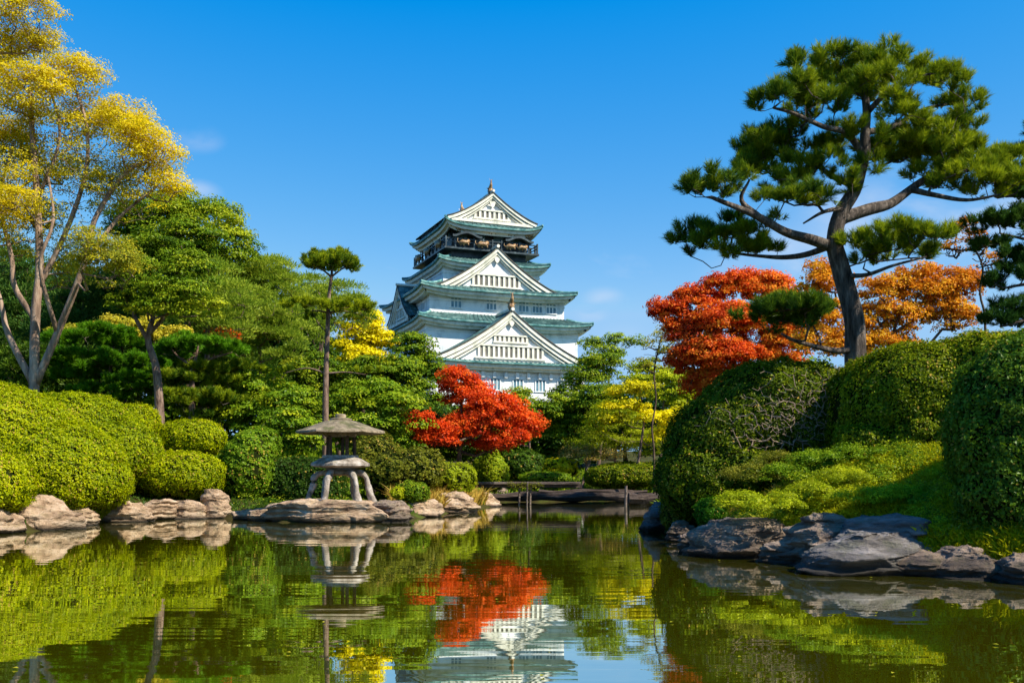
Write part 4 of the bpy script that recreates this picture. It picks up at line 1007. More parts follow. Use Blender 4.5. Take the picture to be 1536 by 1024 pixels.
# leafy sprigs hugging the bank
def sprigs(name, label, centres, mat, seed, r=0.35, per=170, ls=0.055):
    rng = np.random.default_rng(seed); mb = MB()
    C = np.array(centres, float); N = np.tile([0, 0, 1.], (len(C), 1)); T = rng.uniform(0.3, 0.7, len(C))
    crown(mb, C, T, N, rng, r, per, ls, 0.55, 0.7, 0.5)
    return tag(mb.build(name, M[mat]), label, 'ground cover', kind='stuff')
def scatter(rng, n, x0, x1, y0, y1, up=0.05):
    X = rng.uniform(x0, x1, n * 3); Y = rng.uniform(y0, y1, n * 3); k = sdist(X, Y) > 0.3; X, Y = X[k][:n], Y[k][:n]
    return np.stack([X, Y, height(X, Y) + up], -1)
rg = np.random.default_rng(9)
sprigs('bank_undergrowth', 'dark mossy cover on the bank edge below the tall hedge', scatter(rg, 150, 3.4, 5.4, 18.6, 28, 0.12), 'L_green', 57, 0.3, 170, 0.05)
sprigs('bank_undergrowth', 'fresh leafy ground cover under the tall hedges', scatter(rg, 150, 4.6, 9.6, 18.6, 21.6), 'L_fresh', 51, 0.34, 190, 0.05)
sprigs('bank_weeds', 'bright lumpy weeds scattered over the sunlit grass', scatter(rg, 260, 4.2, 9.5, 15.6, 20.2, 0.1), 'L_lime', 56, 0.24, 120, 0.04)
def mounds(specs, n, seed):
    r_ = np.random.default_rng(seed); out = []
    for (px, py, d, rx, ry, dep) in specs:
        c, r = E(px, py, d, rx, ry, dep); q = unit(r_.normal(size=(n, 3))); q[:, 2] = np.abs(q[:, 2]); out.append(c + q * np.asarray(r))
    return np.concatenate(out)
sprigs('bank_weeds', 'bright leafy weeds heaped above the long slab rock', mounds([(1165, 762, 18.0, 34, 18, .5), (1215, 745, 18.4, 30, 16, .5), (1110, 762, 18.6, 30, 18, .5), (1290, 752, 17.4, 40, 14, .5), (1340, 745, 17.6, 40, 14, .5), (1260, 722, 18.8, 34, 16, .6)], 26, 1), 'L_lime', 59, 0.2, 150, 0.042)
sprigs('bank_weeds', 'green leafy weeds heaped below the flat topped hedge', mounds([(1225, 700, 20.2, 36, 20, .6), (1290, 690, 20.2, 40, 18, .6), (1350, 690, 20.0, 40, 16, .6), (1410, 700, 19.4, 36, 18, .6), (1180, 720, 20.0, 34, 20, .6), (1400, 760, 17.2, 40, 16, .5)], 26, 2), 'L_fresh', 60, 0.22, 160, 0.045)
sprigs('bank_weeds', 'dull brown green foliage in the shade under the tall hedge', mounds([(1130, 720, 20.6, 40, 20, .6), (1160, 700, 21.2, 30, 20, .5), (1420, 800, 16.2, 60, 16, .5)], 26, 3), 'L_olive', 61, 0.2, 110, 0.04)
sprigs('bank_undergrowth', 'brown green ground cover between rocks and grass', scatter(rg, 110, 4.2, 9.5, 15.0, 18.0), 'L_olive', 52, 0.26, 150, 0.045)
sprigs('bank_undergrowth', 'creeping green ground cover among the left bank rocks', scatter(rg, 190, -15, -1.6, 27, 46), 'L_green', 53, 0.34, 120, 0.07)
sprigs('bridge_creeper', 'straggling leafy plants hanging by the bridge stakes', [P(765 + 4.0 * k_, 726 + 9 * ((k_ * 7) % 5) / 5, 49.6) for k_ in range(12)], 'L_olive', 58, 0.22, 40, 0.08)
sprigs('fallen_leaves', 'reddish fallen leaves and dead foliage below the tall hedge', scatter(rg, 60, 4.0, 6.6, 19.8, 22.4), 'L_straw', 54, 0.3, 110, 0.05)
# leaves floating
rng = np.random.default_rng(3)
n = 130; X = rng.uniform(-12, 9, n); Y = 7 + 40 * rng.uniform(size=n) ** 2; k = sdist(X, Y) < -0.4
X, Y = X[k], Y[k]; mb = MB()
add_leaves(mb, np.stack([X, Y, 0 * X + 0.012], -1), np.tile([0, 0, 1.], (len(X), 1)), np.full(len(X), 0.05), rng, 0, rng.uniform(0.1, 0.7, len(X)))
tag(mb.build('floating_leaves', M['L_palegold']), 'scattered small leaves floating on the pond', 'leaves', kind='stuff')

# ------------------------------------------------------------ the big pine
def pine(name, label, base, d, trunk, limbs, pads, seed, r0, mat='N_pine', bark='bark_pine', per_m2=26, K=46, stemL=0.22, NL=0.16, W=0.017, group=None, twt=260, ground=None, tip=0.009):
    rng = np.random.default_rng(seed)
    q = P(base, HZ, d); z0 = hz(q[0], q[1]) - 0.1 if ground is None else ground
    foot = np.array([q[0], q[1], z0]); e = empty(name, foot, label, 'pine tree', group)
    sk = Skel(rng)
    sk.path([foot] + [P(t[0], t[1], d + (t[2] if len(t) > 2 else 0)) for t in trunk], r0, r0 * 0.28, sub=5)
    for lm in limbs: sk.path([P(t[0], t[1], d + (t[2] if len(t) > 2 else 0)) for t in lm[1:]], lm[0], lm[0] * 0.3, sub=5)
    pd = []
    for p_ in pads:
        D = d + (p_[4] if len(p_) > 4 else 0); rx = p_[2] / F * D
        pd.append((P(p_[0], p_[1], D), (rx, (p_[7] if len(p_) > 7 else max(0.6, rx * 0.8)), p_[3] / F * D), p_[5] if len(p_) > 5 else 1, p_[6] if len(p_) > 6 else 0.45))
    pd = [(c_, (r_[0] * 1.14, r_[1] * 1.1, r_[2] * 0.92), d_, t_) for c_, r_, d_, t_ in pd]
    C, N, T = pad_points(pd, rng, per_m2)
    tg = C[rng.choice(len(C), min(len(C), twt), replace=False)] 
    sk.grow(tg, step=0.3, wig=0.12, sag=0.10, down=1.2)
    mb = MB(); sk.emit(mb, tip=tip, e=2.25, rmax=r0 * 0.35)
    mb.build('trunk', M[bark], e, smooth=True).location = -foot
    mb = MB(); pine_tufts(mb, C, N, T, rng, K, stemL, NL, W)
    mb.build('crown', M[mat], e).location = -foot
    return e

pine('pine_tree', 'big old pine with spreading limbs and needle pads above the flat topped hedge', 1286, 24.0,
    [(1285, 540), (1281, 480), (1262, 400), (1252, 366), (1262, 320), (1284, 280), (1296, 235), (1298, 205), (1300, 170), (1296, 130)],
    [(0.139, (1256, 372), (1215, 358, -.3), (1178, 348, -.6), (1138, 325, -.9), (1100, 309, -1.1), (1068, 296, -1.3)),
     (0.082, (1138, 325, -.9), (1112, 300, -1), (1124, 270, -1.1)),
     (0.098, (1250, 368), (1215, 380, .5), (1180, 386, .9), (1140, 384, 1.1), (1100, 380, 1.3)),
     (0.164, (1268, 330), (1300, 315, .2), (1335, 306, .4), (1365, 284, .7), (1400, 262, .9), (1440, 250, 1.1)),
     (0.082, (1365, 284, .7), (1400, 292, .2), (1450, 300, 0), (1500, 292, -.2)),
     (0.090, (1284, 280), (1250, 265, .5), (1220, 245, .8), (1190, 235, 1.0)),
     (0.066, (1270, 310), (1235, 318, -.6), (1205, 335, -.8)),
     (0.090, (1296, 235), (1270, 200, -.4), (1235, 190, -.7), (1190, 170, -1), (1160, 162, -1.2)),
     (0.082, (1298, 195), (1340, 190, .5), (1370, 172, .8), (1400, 160, 1.0), (1440, 155, 1.2)),
     (0.074, (1300, 170), (1330, 140, -.3), (1370, 118, -.5), (1400, 110, -.6)),
     (0.066, (1296, 150), (1265, 125, .3), (1235, 105, .5)),
     (0.066, (1262, 420), (1300, 412, -.5), (1340, 398, -.9), (1390, 385, -1.2)),
     (0.090, (1284, 530), (1255, 526, -.2), (1225, 520, -.4), (1190, 510, -.6), (1172, 500, -.7))],
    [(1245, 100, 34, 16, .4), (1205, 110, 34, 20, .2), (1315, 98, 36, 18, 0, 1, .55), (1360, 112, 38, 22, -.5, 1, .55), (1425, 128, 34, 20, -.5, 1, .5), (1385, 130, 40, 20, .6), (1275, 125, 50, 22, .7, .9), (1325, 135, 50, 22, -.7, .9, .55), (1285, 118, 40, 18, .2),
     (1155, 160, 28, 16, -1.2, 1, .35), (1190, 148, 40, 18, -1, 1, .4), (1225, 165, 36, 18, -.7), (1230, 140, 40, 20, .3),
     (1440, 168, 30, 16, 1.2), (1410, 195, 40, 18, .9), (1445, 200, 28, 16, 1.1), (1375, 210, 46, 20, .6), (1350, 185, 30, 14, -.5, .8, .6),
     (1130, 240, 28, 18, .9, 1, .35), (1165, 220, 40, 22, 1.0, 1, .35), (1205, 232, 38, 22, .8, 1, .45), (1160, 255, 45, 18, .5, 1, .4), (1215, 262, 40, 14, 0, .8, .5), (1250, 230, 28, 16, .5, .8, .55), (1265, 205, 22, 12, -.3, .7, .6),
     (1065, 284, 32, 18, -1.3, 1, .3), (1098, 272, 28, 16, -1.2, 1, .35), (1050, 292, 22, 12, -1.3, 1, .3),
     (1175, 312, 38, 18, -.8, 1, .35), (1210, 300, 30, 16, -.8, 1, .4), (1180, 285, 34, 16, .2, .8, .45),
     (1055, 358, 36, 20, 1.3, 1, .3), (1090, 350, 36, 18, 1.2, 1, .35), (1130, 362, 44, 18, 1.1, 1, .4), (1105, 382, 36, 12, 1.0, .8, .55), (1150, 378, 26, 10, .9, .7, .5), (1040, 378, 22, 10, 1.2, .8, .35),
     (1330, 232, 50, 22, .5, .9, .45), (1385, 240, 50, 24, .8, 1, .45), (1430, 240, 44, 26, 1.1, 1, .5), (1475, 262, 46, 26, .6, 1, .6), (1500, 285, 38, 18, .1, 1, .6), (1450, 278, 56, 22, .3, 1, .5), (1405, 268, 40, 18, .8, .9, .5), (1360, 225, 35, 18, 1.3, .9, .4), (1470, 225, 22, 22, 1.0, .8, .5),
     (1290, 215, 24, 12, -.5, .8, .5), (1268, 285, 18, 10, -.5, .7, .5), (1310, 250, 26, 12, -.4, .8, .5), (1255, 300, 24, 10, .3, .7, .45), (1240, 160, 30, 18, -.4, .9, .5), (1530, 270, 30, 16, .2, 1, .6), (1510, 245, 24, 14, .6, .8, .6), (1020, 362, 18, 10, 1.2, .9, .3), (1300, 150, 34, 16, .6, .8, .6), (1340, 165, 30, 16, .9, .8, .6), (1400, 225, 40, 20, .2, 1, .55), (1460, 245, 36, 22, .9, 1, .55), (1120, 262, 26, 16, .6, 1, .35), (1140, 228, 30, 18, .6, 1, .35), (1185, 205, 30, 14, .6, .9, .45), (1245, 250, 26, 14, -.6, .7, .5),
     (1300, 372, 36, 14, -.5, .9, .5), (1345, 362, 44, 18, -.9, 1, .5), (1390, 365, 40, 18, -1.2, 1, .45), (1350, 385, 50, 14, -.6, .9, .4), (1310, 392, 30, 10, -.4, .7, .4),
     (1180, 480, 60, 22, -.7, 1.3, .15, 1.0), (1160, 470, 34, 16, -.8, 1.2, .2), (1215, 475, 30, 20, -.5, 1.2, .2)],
    seed=7, r0=0.275, per_m2=76, K=48, twt=700, ground=1.7, NL=0.18, stemL=0.22, W=0.014)
pine('pine_tree', 'partly seen pine with stacked dark needle pads at the picture edge', 1590, 26.0,
    [(1588, 520), (1580, 420), (1590, 330), (1580, 250)],
    [(0.08, (1584, 470), (1540, 480), (1500, 490)), (0.08, (1582, 420), (1545, 425), (1505, 432)), (0.07, (1588, 370), (1545, 360), (1500, 350)), (0.07, (1590, 300), (1550, 300), (1500, 320))],
    [(1500, 490, 34, 14, 0, 1, .25), (1540, 470, 38, 20, 0, 1, .3), (1510, 428, 28, 12, 0, 1, .35), (1545, 410, 36, 20, 0, 1, .4), (1500, 345, 38, 18, 0, 1, .45), (1540, 340, 40, 22, 0, 1, .4), (1520, 300, 30, 14, 0, .8, .5), (1535, 250, 22, 22, 0, 1, .5), (1490, 372, 26, 10, 0, .8, .5), (1530, 385, 30, 12, 0, .9, .35), (1560, 290, 60, 40, .5), (1590, 200, 50, 40)],
    seed=8, r0=0.22, per_m2=100, K=46, twt=200, mat='N_pineblue')

# ------------------------------------------------------------ trees
T = make_tree
# yellow multi trunk tree
T('golden_tree', 'tall multi trunk tree with golden yellow leaves on the bank edge', 'tree', 50, 38,
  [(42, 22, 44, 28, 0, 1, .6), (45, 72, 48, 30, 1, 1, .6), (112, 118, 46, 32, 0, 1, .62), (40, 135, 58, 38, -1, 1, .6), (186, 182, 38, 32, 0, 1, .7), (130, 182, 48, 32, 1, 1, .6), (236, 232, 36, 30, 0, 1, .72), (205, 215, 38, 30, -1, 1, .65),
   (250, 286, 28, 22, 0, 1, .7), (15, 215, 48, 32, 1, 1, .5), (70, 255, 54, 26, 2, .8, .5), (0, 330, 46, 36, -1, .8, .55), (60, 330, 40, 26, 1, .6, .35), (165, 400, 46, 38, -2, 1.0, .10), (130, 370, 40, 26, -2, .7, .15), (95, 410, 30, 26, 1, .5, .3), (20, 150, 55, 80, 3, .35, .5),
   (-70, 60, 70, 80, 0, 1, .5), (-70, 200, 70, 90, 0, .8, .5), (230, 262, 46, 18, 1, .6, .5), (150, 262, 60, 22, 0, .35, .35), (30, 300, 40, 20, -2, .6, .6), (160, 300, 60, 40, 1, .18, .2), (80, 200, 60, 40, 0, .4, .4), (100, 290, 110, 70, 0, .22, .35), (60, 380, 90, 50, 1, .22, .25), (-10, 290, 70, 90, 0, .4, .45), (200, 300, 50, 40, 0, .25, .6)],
  'L_yellow', 'bark_pale', [(53, 480), (59, 400), (56, 300), (48, 200), (45, 130)], 0.20,
  limbs=[(0.15, (50, 592), (86, 500), (124, 400, -.5), (142, 330, -.5), (185, 262, -.3), (225, 240)), (0.14, (40, 600), (12, 500), (0, 450), (-30, 350)), (0.12, (52, 500), (22, 430), (17, 385), (0, 300), (20, 215)),
         (0.11, (59, 440), (98, 350), (128, 260), (130, 190), (112, 130)), (0.10, (124, 400, -.5), (175, 330), (235, 280)), (0.09, (86, 500), (60, 400, -1), (80, 330, -1), (70, 250)), (0.08, (56, 300), (90, 200), (60, 90))],
  spacing=0.50, cr=0.5, per=62, ls=0.088, aspect=0.55, flat=0.8, seed=101, tip=0.0085, twigs=1900, inner=0.3, tvar=0.12, upaxis=False)
# green trees of the left side
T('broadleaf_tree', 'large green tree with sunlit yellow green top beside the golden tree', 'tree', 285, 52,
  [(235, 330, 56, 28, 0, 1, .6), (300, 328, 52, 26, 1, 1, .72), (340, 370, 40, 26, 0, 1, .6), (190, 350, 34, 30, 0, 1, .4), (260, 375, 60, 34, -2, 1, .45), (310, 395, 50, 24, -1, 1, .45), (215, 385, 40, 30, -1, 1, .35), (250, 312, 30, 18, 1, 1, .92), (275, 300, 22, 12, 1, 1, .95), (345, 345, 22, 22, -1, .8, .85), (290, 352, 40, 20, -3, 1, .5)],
  'L_green', 'bark_dark', None, 0.3, spacing=1.0, cr=0.85, per=130, ls=0.17, seed=102, aspect=0.5, inner=0.2)
T('leaning_tree', 'slim dark tree leaning on a bent trunk behind the azalea domes', 'tree', 243, 41,
  [(205, 410, 40, 26, 0, 1, .45), (240, 385, 44, 28, 1, 1, .4), (285, 410, 40, 26, 0, 1, .45), (260, 440, 44, 24, -1, 1, .5), (200, 450, 34, 20, 0, .9, .55), (300, 462, 34, 16, -1, .7, .8), (235, 470, 36, 14, -1, .6, .75)],
  'L_green', 'bark_red', [(238, 590), (232, 545), (222, 510), (228, 480), (236, 440)], 0.2, limbs=[(0.10, (222, 510), (205, 480), (190, 450), (180, 425)), (0.10, (228, 505), (252, 470), (275, 455), (300, 440))],
  spacing=0.75, cr=0.6, per=130, ls=0.13, seed=103, aspect=0.5)
SP = 'soft green pines in the middle of the far bank'
for i, (lb, bs, d, bl) in enumerate((
    ('soft light green pine with rounded top in the middle of the bank', 390, 54, [(400, 408, 38, 20, 0, 1, .65), (358, 408, 34, 18, 0, 1, .6), (395, 425, 42, 24, 0, 1, .6), (360, 430, 40, 26, 0, 1, .5), (420, 440, 36, 30, 0, 1, .6), (380, 470, 50, 30, -2, 1, .55), (430, 490, 34, 30, -1, 1, .5), (350, 480, 34, 34, 0, 1, .4), (400, 520, 50, 26, -2, 1, .5), (350, 520, 34, 20, -1, 1, .4)]),
    ('soft green pine rising behind the bent trunk tree', 310, 49, [(310, 420, 40, 30, 0, 1, .55), (330, 450, 42, 28, -1, 1, .6), (300, 480, 40, 28, 0, 1, .45), (340, 490, 34, 24, -1, 1, .5), (280, 450, 34, 30, 1, 1, .4)]),
    ('pale green pine behind the lone slender trunk', 468, 60, [(465, 440, 30, 24, 0, 1, .55), (510, 448, 34, 24, 1, 1, .6), (480, 470, 40, 24, 0, 1, .5), (530, 475, 24, 20, 1, .9, .55), (460, 500, 30, 24, -1, 1, .5)]))):
    T('soft_pine', lb, 'tree', bs, d, bl, 'L_soft', 'bark_red', None, 0.22, spacing=0.95, cr=0.8, per=150, ls=0.19, aspect=0.22, seed=110 + i, upaxis=True, group=SP, inner=0.15)
# dark conifers far left
for i, (lb, bs, d, bl, lf) in enumerate((
    ('dark bluish conifer behind the golden tree trunks at the picture edge', 10, 58, [(10, 430, 60, 60), (0, 500, 70, 50), (60, 480, 50, 60), (40, 540, 60, 40), (-60, 450, 60, 90)], 'L_bluegreen'),
    ('dark conifer mass between golden tree and bent trunk tree', 130, 55, [(120, 450, 50, 40, 0, 1, .35), (160, 480, 46, 40, 0, 1, .4), (100, 500, 50, 40, 0, 1, .3), (180, 440, 34, 40, 0, 1, .35), (150, 530, 60, 34, 0, 1, .35), (205, 500, 36, 40)], 'L_bluegreen'),
    ('dark broadleaf tree low behind the small spreading pine', 330, 58, [(330, 560, 70, 50), (270, 540, 60, 50), (400, 570, 60, 50), (300, 500, 60, 40)], 'L_deep'),
    ('shaded evergreen behind the second azalea dome', 90, 50, [(90, 560, 70, 40), (30, 560, 60, 50), (160, 580, 60, 40), (220, 570, 60, 44)], 'L_deep'))):
    T('dark_conifer', lb, 'tree', bs, d, bl, lf, 'bark_dark', None, 0.25, spacing=1.1, cr=0.9, per=110, ls=0.2, aspect=0.35, seed=120 + i, upaxis=True, group='dark evergreens behind the azalea domes')
# layered garden pines on the left bank
GP = 'layered garden pines behind the azalea domes'
pine('garden_pine', 'small spreading pine with flat bright pads above two short trunks', 288, 44, [(288, 570), (292, 545), (297, 520)], [(0.08, (292, 545), (325, 535), (350, 528)), (0.07, (290, 550), (268, 535), (258, 525))],
     [(300, 523, 44, 10, 0, 1.2, .55, 1.2), (335, 525, 30, 9, 0, 1.2, .6, 1.0), (262, 528, 34, 11, 0, 1.1, .45, 1.1), (350, 532, 20, 6), (285, 512, 22, 8, .5, 1, .5)], 131, 0.16, mat='N_bright', per_m2=45, K=40, NL=0.2, W=0.03, group=GP, twt=90, bark='bark_red')
for i, (lb, bs, pads) in enumerate((
    ('low dark garden pine with stepped pads below the bent trunk', 165, [(110, 515, 40, 10), (160, 505, 36, 10), (200, 525, 36, 10), (130, 540, 44, 11), (180, 555, 48, 11), (120, 570, 46, 11), (205, 575, 36, 10), (160, 592, 44, 10), (95, 550, 30, 10), (225, 548, 24, 8)]),
    ('low dark garden pine in shade behind the round azalea pair', 300, [(270, 575, 36, 10), (310, 560, 36, 10), (345, 580, 38, 11), (290, 600, 44, 11), (335, 610, 40, 11), (370, 560, 30, 9), (255, 610, 28, 9), (320, 632, 44, 12)]))):
    pine('garden_pine', lb, bs, 46 if i == 0 else 45, [(bs, 600), (bs, 560), (bs + 5, 520 if i == 0 else 560)], [], [(a, b_, c_, d_, (k_ % 3 - 1) * 1.0, 1.3, .45, 1.4) for k_, (a, b_, c_, d_) in enumerate(pads)], 132 + i, 0.15, mat='N_bright' if i == 0 else 'N_pine', per_m2=36, K=40, NL=0.22, W=0.035, group=GP, twt=110)
# lone slender pine
pine('slender_pine', 'lone slender pine with a small flat tuft high on a bare trunk', 489, 45, [(488, 615), (489, 560), (491, 500), (493, 450), (497, 415), (498, 405)],
     [(0.05, (497, 415), (480, 402), (468, 400)), (0.05, (497, 415), (515, 402), (527, 400)), (0.045, (492, 470), (470, 466), (445, 472)), (0.045, (492, 468), (515, 466), (545, 473)), (0.05, (490, 556), (460, 552), (425, 560)), (0.045, (490, 556), (520, 558), (550, 562)), (.03, (490, 500), (478, 485), (470, 470))],
     [(480, 399, 24, 11, 0, 1.2, .5, .9), (510, 397, 26, 12, 0, 1.2, .5, .9), (497, 392, 26, 12, 0.3, 1.2, .6, .9), (468, 404, 12, 6), (526, 404, 12, 6), (455, 462, 32, 8, -.6, 1.1, .75, .7), (530, 465, 32, 8, -.6, 1.1, .75, .7), (500, 460, 18, 6, -.3, .8, .5, .5), (472, 480, 16, 5, .3, .7, .5, .5), (490, 402, 30, 8, -.3, 1, .5, .8), (430, 559, 16, 4, 0, .6, .6, .4), (550, 560, 16, 4, 0, .6, .6, .4)], 140, 0.16, per_m2=70, K=44, NL=0.16, W=0.024, twt=80, bark='bark_red')
T('broadleaf_tree', 'yellow green tree next to the castle corner', 'tree', 545, 66, [(545, 490, 34, 22, 0, 1, .6), (525, 520, 30, 22, 0, 1, .5), (562, 515, 26, 24, 0, 1, .65), (545, 545, 36, 22, -1, 1, .5), (570, 550, 24, 20)], 'L_gold', 'bark_dark', None, 0.2, spacing=0.9, cr=0.7, per=90, ls=0.2, seed=141)
T('broadleaf_tree', 'deep green conical tree in front of the castle corner', 'tree', 615, 58, [(615, 525, 28, 24, 0, 1, .5), (600, 560, 36, 26, -1, 1, .5), (640, 560, 32, 26, 0, 1, .4), (615, 600, 50, 30, -1, 1, .45), (580, 600, 30, 26)], 'L_green', 'bark_dark', None, 0.2, spacing=0.8, cr=0.65, per=100, ls=0.17, seed=142, tvar=.12)
# middle layer
MG = 'leafy green trees filling the far bank'
for i, (lb, bs, d, bl, lf) in enumerate((
    ('rounded leafy tree just behind the two garden pines', 380, 46, [(385, 585, 46, 30, 0, 1, .6), (350, 610, 40, 26, 0, 1, .5), (425, 605, 40, 28, -1, 1, .6), (385, 630, 50, 26, -1, 1, .45), (430, 645, 40, 26)], 'L_fresh'),
    ('leafy tree behind the lantern roof with tiered foliage', 560, 47, [(560, 590, 40, 20, 0, 1, .6), (520, 610, 40, 20, 0, 1, .5), (590, 612, 40, 18, -1, 1, .6), (550, 640, 50, 20, -1, 1, .5), (610, 640, 30, 18, 0, 1, .5), (520, 655, 36, 20), (590, 665, 40, 18)], 'L_fresh'),
    ('dim green tree between slender pine and conical tree', 520, 56, [(470, 560, 40, 28), (520, 570, 44, 26), (450, 590, 36, 30), (560, 560, 34, 24), (480, 625, 50, 30)], 'L_green'),
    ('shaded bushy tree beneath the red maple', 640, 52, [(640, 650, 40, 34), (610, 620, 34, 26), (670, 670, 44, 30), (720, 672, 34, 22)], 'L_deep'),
    ('green tree at the lantern side of the bank', 450, 42, [(430, 640, 36, 24, 0, 1, .5), (400, 660, 30, 22, 0, 1, .45), (455, 665, 40, 22)], 'L_fresh'))):
    T('leafy_tree', lb, 'tree', bs, d, bl, lf, 'bark_dark', None, 0.16, spacing=0.75, cr=0.6, per=110, ls=0.14, seed=150 + i, group=MG, flat=0.55, tvar=.22)
T('red_maple', 'vivid red maple in front of the castle base', 'maple tree', 688, 50,
  [(688, 575, 30, 22, 0, 1, .5), (705, 600, 40, 24, 0, 1, .55), (740, 615, 44, 24, -1, 1, .55), (780, 640, 34, 24, 0, 1, .5), (720, 640, 46, 22, -1, 1, .5), (765, 662, 36, 16, -1, 1, .4), (690, 640, 30, 18, 0, .9, .4), (735, 668, 30, 12, 0, .8, .4), (645, 650, 34, 13, -2.5, 1.3, .45), (612, 638, 22, 11, -3, 1.3, .4), (655, 664, 26, 9, -2.5, 1.1, .4), (630, 628, 18, 8, -3, 1.1, .4), (675, 662, 26, 10, 0, .7, .3)],
  'L_red', 'bark_dark', [(688, 700), (690, 670), (692, 640), (692, 600)], 0.16, limbs=[(0.07, (690, 670), (720, 650), (755, 640)), (0.05, (689, 680), (665, 662), (640, 655))], spacing=0.6, cr=0.45, per=90, ls=0.13, seed=160, flat=0.9, up=0.15, tvar=.2)
T('red_maple', 'scarlet sprig of maple showing above the small spreading pine', 'maple tree', 330, 50, [(328, 500, 18, 10, 0, 1, .7), (345, 508, 13, 10, 0, 1, .4), (290, 515, 14, 7, 0, .6, .9)], 'L_red', 'bark_dark', None, 0.08, spacing=0.45, cr=0.32, per=60, ls=0.13, seed=161)
T('broadleaf_tree', 'yellowing low tree behind the leaning trunk', 'tree', 200, 47, [(190, 492, 50, 16, 0, .8, .6), (245, 505, 40, 14, 0, .8, .7), (110, 497, 36, 12, 0, .7, .5)], 'L_palegold', 'bark_dark', None, 0.1, spacing=0.6, cr=0.45, per=60, ls=0.13, seed=162)
# centre right
CG = 'mixed trees beside the castle'
for i, (lb, bs, d, bl, lf, nm, kw) in enumerate((
    ('mid green tree growing against the castle base', 880, 68, [(880, 570, 34, 24, 0, 1, .55), (905, 545, 34, 24, 0, 1, .6), (860, 605, 36, 28, 0, 1, .5), (900, 610, 44, 34, -2, 1, .5), (870, 645, 44, 30, -1, 1, .45), (830, 640, 34, 26)], 'L_green', 'broadleaf_tree', {}),
    ('thin topped bluish tree rising beside the lowest castle roof', 895, 72, [(895, 520, 24, 14, 0, .7, .5), (925, 515, 26, 14, 0, .5, .6), (905, 545, 24, 14, 0, .7, .5), (950, 520, 22, 12, 0, .4, .6)], 'L_soft', 'broadleaf_tree', {}),
    ('small green tree in front of the castle wall', 790, 66, [(775, 600, 34, 16, 0, .9, .6), (800, 625, 40, 22, 0, 1, .5), (830, 610, 26, 18), (760, 640, 40, 24)], 'L_green', 'broadleaf_tree', {}),
    ('bright golden foliage tree beside the thin dark trunk', 950, 60, [(935, 612, 36, 14, 0, .9, .6), (985, 628, 34, 10, 0, 1, .75), (1000, 655, 24, 10, 0, 1, .8), (950, 590, 40, 16, 0, .8, .25), (910, 635, 30, 14, 0, .8, .15), (1020, 640, 24, 30, 1, .6, .5)], 'L_gold', 'broadleaf_tree', {}),
    ('feathery yellow green willow behind the low hedge', 925, 63, [(925, 655, 50, 30, 0, .9, .35), (885, 670, 30, 22, 0, .9, .2), (965, 665, 36, 26, 0, .9, .4), (930, 625, 44, 26, 0, .9, .5)], 'L_lime', 'willow', {'aspect': 0.2, 'tvar': .15}),
    ('dry straw coloured bush behind the low hedge', 870, 61, [(870, 682, 26, 14, 0, .8, .3), (905, 685, 36, 12, 0, .7, .5)], 'L_straw', 'willow', {'aspect': 0.2}),
    ('loose yellow green tree before the orange red trees', 985, 66, [(985, 560, 40, 24, 0, .6, .5), (1010, 590, 34, 24, 0, .7, .5), (960, 570, 34, 24, 0, .6, .5), (1030, 620, 34, 30, 0, .8, .5)], 'L_lime', 'broadleaf_tree', {}))):
    T(nm, lb, 'tree', bs, d, bl, lf, 'bark_red', None, 0.14, spacing=0.85, cr=0.65, per=80, ls=0.16, seed=170 + i, group=CG, **kw)
T('thin_tree', 'thin dark trunk tree with sparse leaves beside the willow', 'tree', 981, 55, [(985, 520, 30, 18, 0, .35, .5), (975, 550, 26, 14, 0, .3, .5), (1000, 500, 26, 12, 0, .3, .4)], 'L_palegold', 'bark_dark', [(981, 680), (978, 640), (984, 600), (981, 560), (987, 525), (994, 500)], 0.065, spacing=0.5, cr=0.4, per=36, ls=0.12, seed=180, twigs=120)
T('orange_maple', 'fiery orange red tree with rounded crown behind the tall dark hedge', 'maple tree', 1095, 50,
  [(1100, 430, 46, 22, 0, 1, .5), (1045, 455, 40, 20, 0, 1, .35), (1150, 435, 46, 22, 0, 1, .65), (1005, 470, 36, 16, 0, 1, .3), (1090, 480, 50, 28, -1, 1, .45), (1040, 500, 44, 26, 0, 1, .3), (1140, 490, 50, 30, 0, 1, .6), (1070, 530, 54, 26, -1, 1, .4), (1130, 535, 46, 24, 0, 1, .6), (1190, 470, 34, 30, 0, .8, .8), (1040, 545, 40, 26, 0, .9, .3), (1180, 520, 40, 30, 0, .8, .7), (1080, 580, 60, 30)],
  'L_orangered', 'bark_dark', None, 0.20, spacing=0.52, cr=0.42, per=80, ls=0.13, seed=181, tvar=.2, flat=.95, up=0.15)
T('orange_maple', 'lighter orange tree spreading behind the big pine trunk', 'maple tree', 1335, 44,
  [(1240, 430, 40, 22, 0, .7, .6), (1330, 440, 44, 22, 0, .8, .6), (1390, 440, 50, 24, 0, .9, .5), (1440, 430, 36, 26, 0, .9, .3), (1340, 480, 60, 26, 0, .7, .65), (1260, 485, 50, 30, 0, .7, .7), (1420, 475, 50, 26, 0, .8, .5), (1230, 400, 26, 12, 0, .5, .5), (1230, 520, 44, 26, 0, .8, .7), (1320, 520, 70, 22, 0, .7, .7), (1380, 410, 36, 14, 0, .6, .5)],
  'L_orange', 'bark_dark', [(1335, 540), (1340, 500), (1350, 470)], 0.14, limbs=[(0.08, (1340, 500), (1370, 480), (1400, 460)), (0.08, (1340, 505), (1315, 480), (1290, 460))], spacing=0.50, cr=0.40, per=60, ls=0.12, seed=182, twigs=200, flat=.95, up=0.15, tvar=.2)
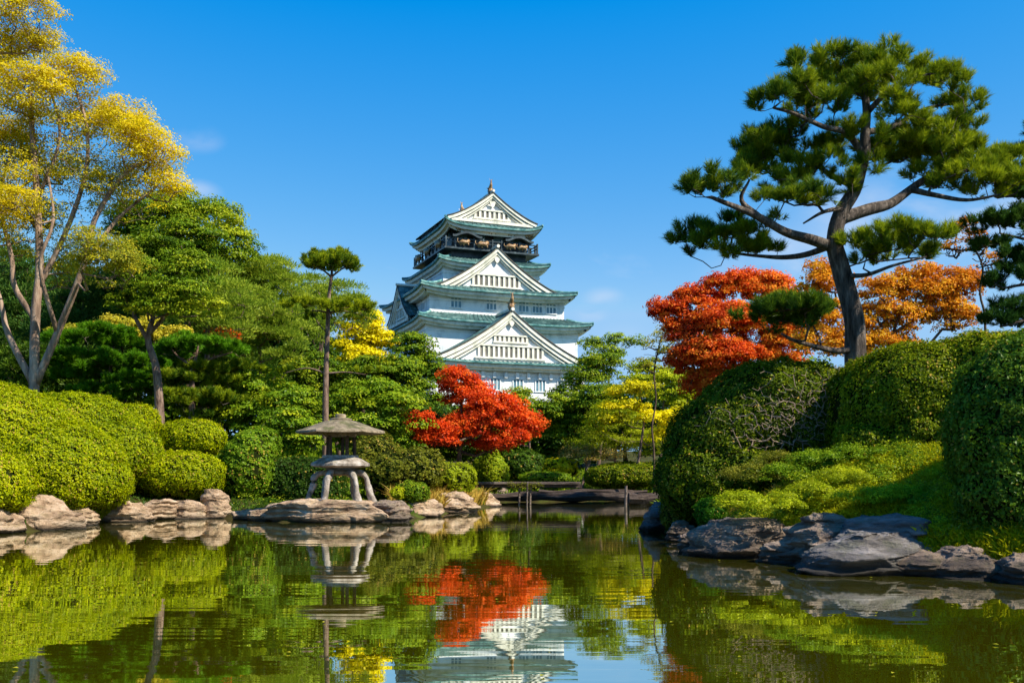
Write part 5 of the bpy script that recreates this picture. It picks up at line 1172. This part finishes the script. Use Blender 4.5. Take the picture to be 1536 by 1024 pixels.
T('thin_tree', 'sparse twiggy autumn tree between the big pine and the edge pine', 'tree', 1460, 32,
  [(1440, 340, 26, 16, 0, .5, .6), (1465, 365, 30, 18, 0, .5, .3), (1430, 375, 20, 14, 0, .4, .6), (1480, 395, 24, 16, 0, .4, .4)], 'L_orange', 'bark_dark', [(1478, 500), (1470, 440), (1474, 400), (1458, 365), (1450, 340)], 0.05, spacing=0.42, cr=0.3, per=34, ls=0.09, seed=183, twigs=260)
# wood closing the view behind
WG = 'distant trees closing the view behind the garden'
specs = [(-60, 75, 400), (40, 78, 405), (130, 74, 400), (210, 78, 395), (290, 76, 400), (360, 80, 420), (430, 76, 450), (500, 82, 530), (575, 78, 560), (650, 84, 600), (720, 80, 612), (790, 84, 625), (860, 80, 600), (940, 84, 585), (1020, 78, 560), (1100, 74, 560), (1190, 70, 540), (1280, 70, 560), (1370, 66, 560), (1460, 64, 520), (1550, 60, 520)]
wl_words = ['behind the golden tree at the picture edge', 'between the golden trunks', 'past the golden tree', 'behind the leaning trunk', 'behind the large yellow topped tree', 'behind the soft pines', 'past the soft pines', 'behind the slender pine', 'behind the conical tree', 'at the shaded castle corner', 'behind the red maple', 'below the castle wall', 'below the lowest castle roof', 'behind the willow', 'behind the thin dark trunk', 'under the fiery maple', 'behind the tall dark hedge', 'behind the big pine trunk', 'under the lighter orange tree', 'behind the edge pine', 'past the edge pine']
for i, (px, d, top) in enumerate(specs):
    rg = random.Random(i)
    h2 = (712 - top) / 2
    bl = [(px + rg.randint(-18, 18), top + h2 * 0.35, 40, h2 * 0.38), (px - 30, top + h2 * 0.9, 44, h2 * 0.45), (px + 32, top + h2 * 0.9, 44, h2 * 0.45), (px, top + h2 * 1.3, 60, h2 * 0.5), (px + 10, top + h2 * 0.7, 44, h2 * 0.4)]
    T('distant_tree', f'distant dense green tree {wl_words[i]}', 'tree', px, d, bl, ['L_deep', 'L_green', 'L_bluegreen'][i % 3], 'bark_dark', None, 0.25, spacing=1.7, cr=1.35, per=110, ls=0.34, seed=200 + i, group=WG, aspect=.5, inner=.15)
# fallen leaves on both banks, then grass on the open bank
rng = np.random.default_rng(31)
for nm_, lb_, x0, x1, y0, y1, n, mt in (('leaf_litter', 'fallen orange leaves scattered over the sunlit bank', 4.4, 12, 11.5, 22, 900, 'L_orange'), ('leaf_litter', 'fallen yellow leaves under the golden tree and along the rocks', -15, -1.5, 25, 46, 1400, 'L_gold')):
    X = rng.uniform(x0, x1, n); Y = rng.uniform(y0, y1, n); k = sdist(X, Y) > 0.2; X, Y = X[k], Y[k]
    mb = MB(); add_leaves(mb, np.stack([X, Y, height(X, Y) + rng.uniform(0.03, 0.22, len(X))], -1), unit(np.array([0, 0, 1.]) + rng.normal(size=(len(X), 3)) * 0.4), np.full(len(X), 0.06), rng, 0, rng.uniform(0.1, 1, len(X)))
    tag(mb.build(nm_, M[mt]), lb_, 'leaves', kind='stuff')
blades('bank_grass', 'grass on the open bank beyond the last rock', 45000, box_s(7, 16, 8, 16), 'grass', 0.2, 47, 0.014, 0.6)
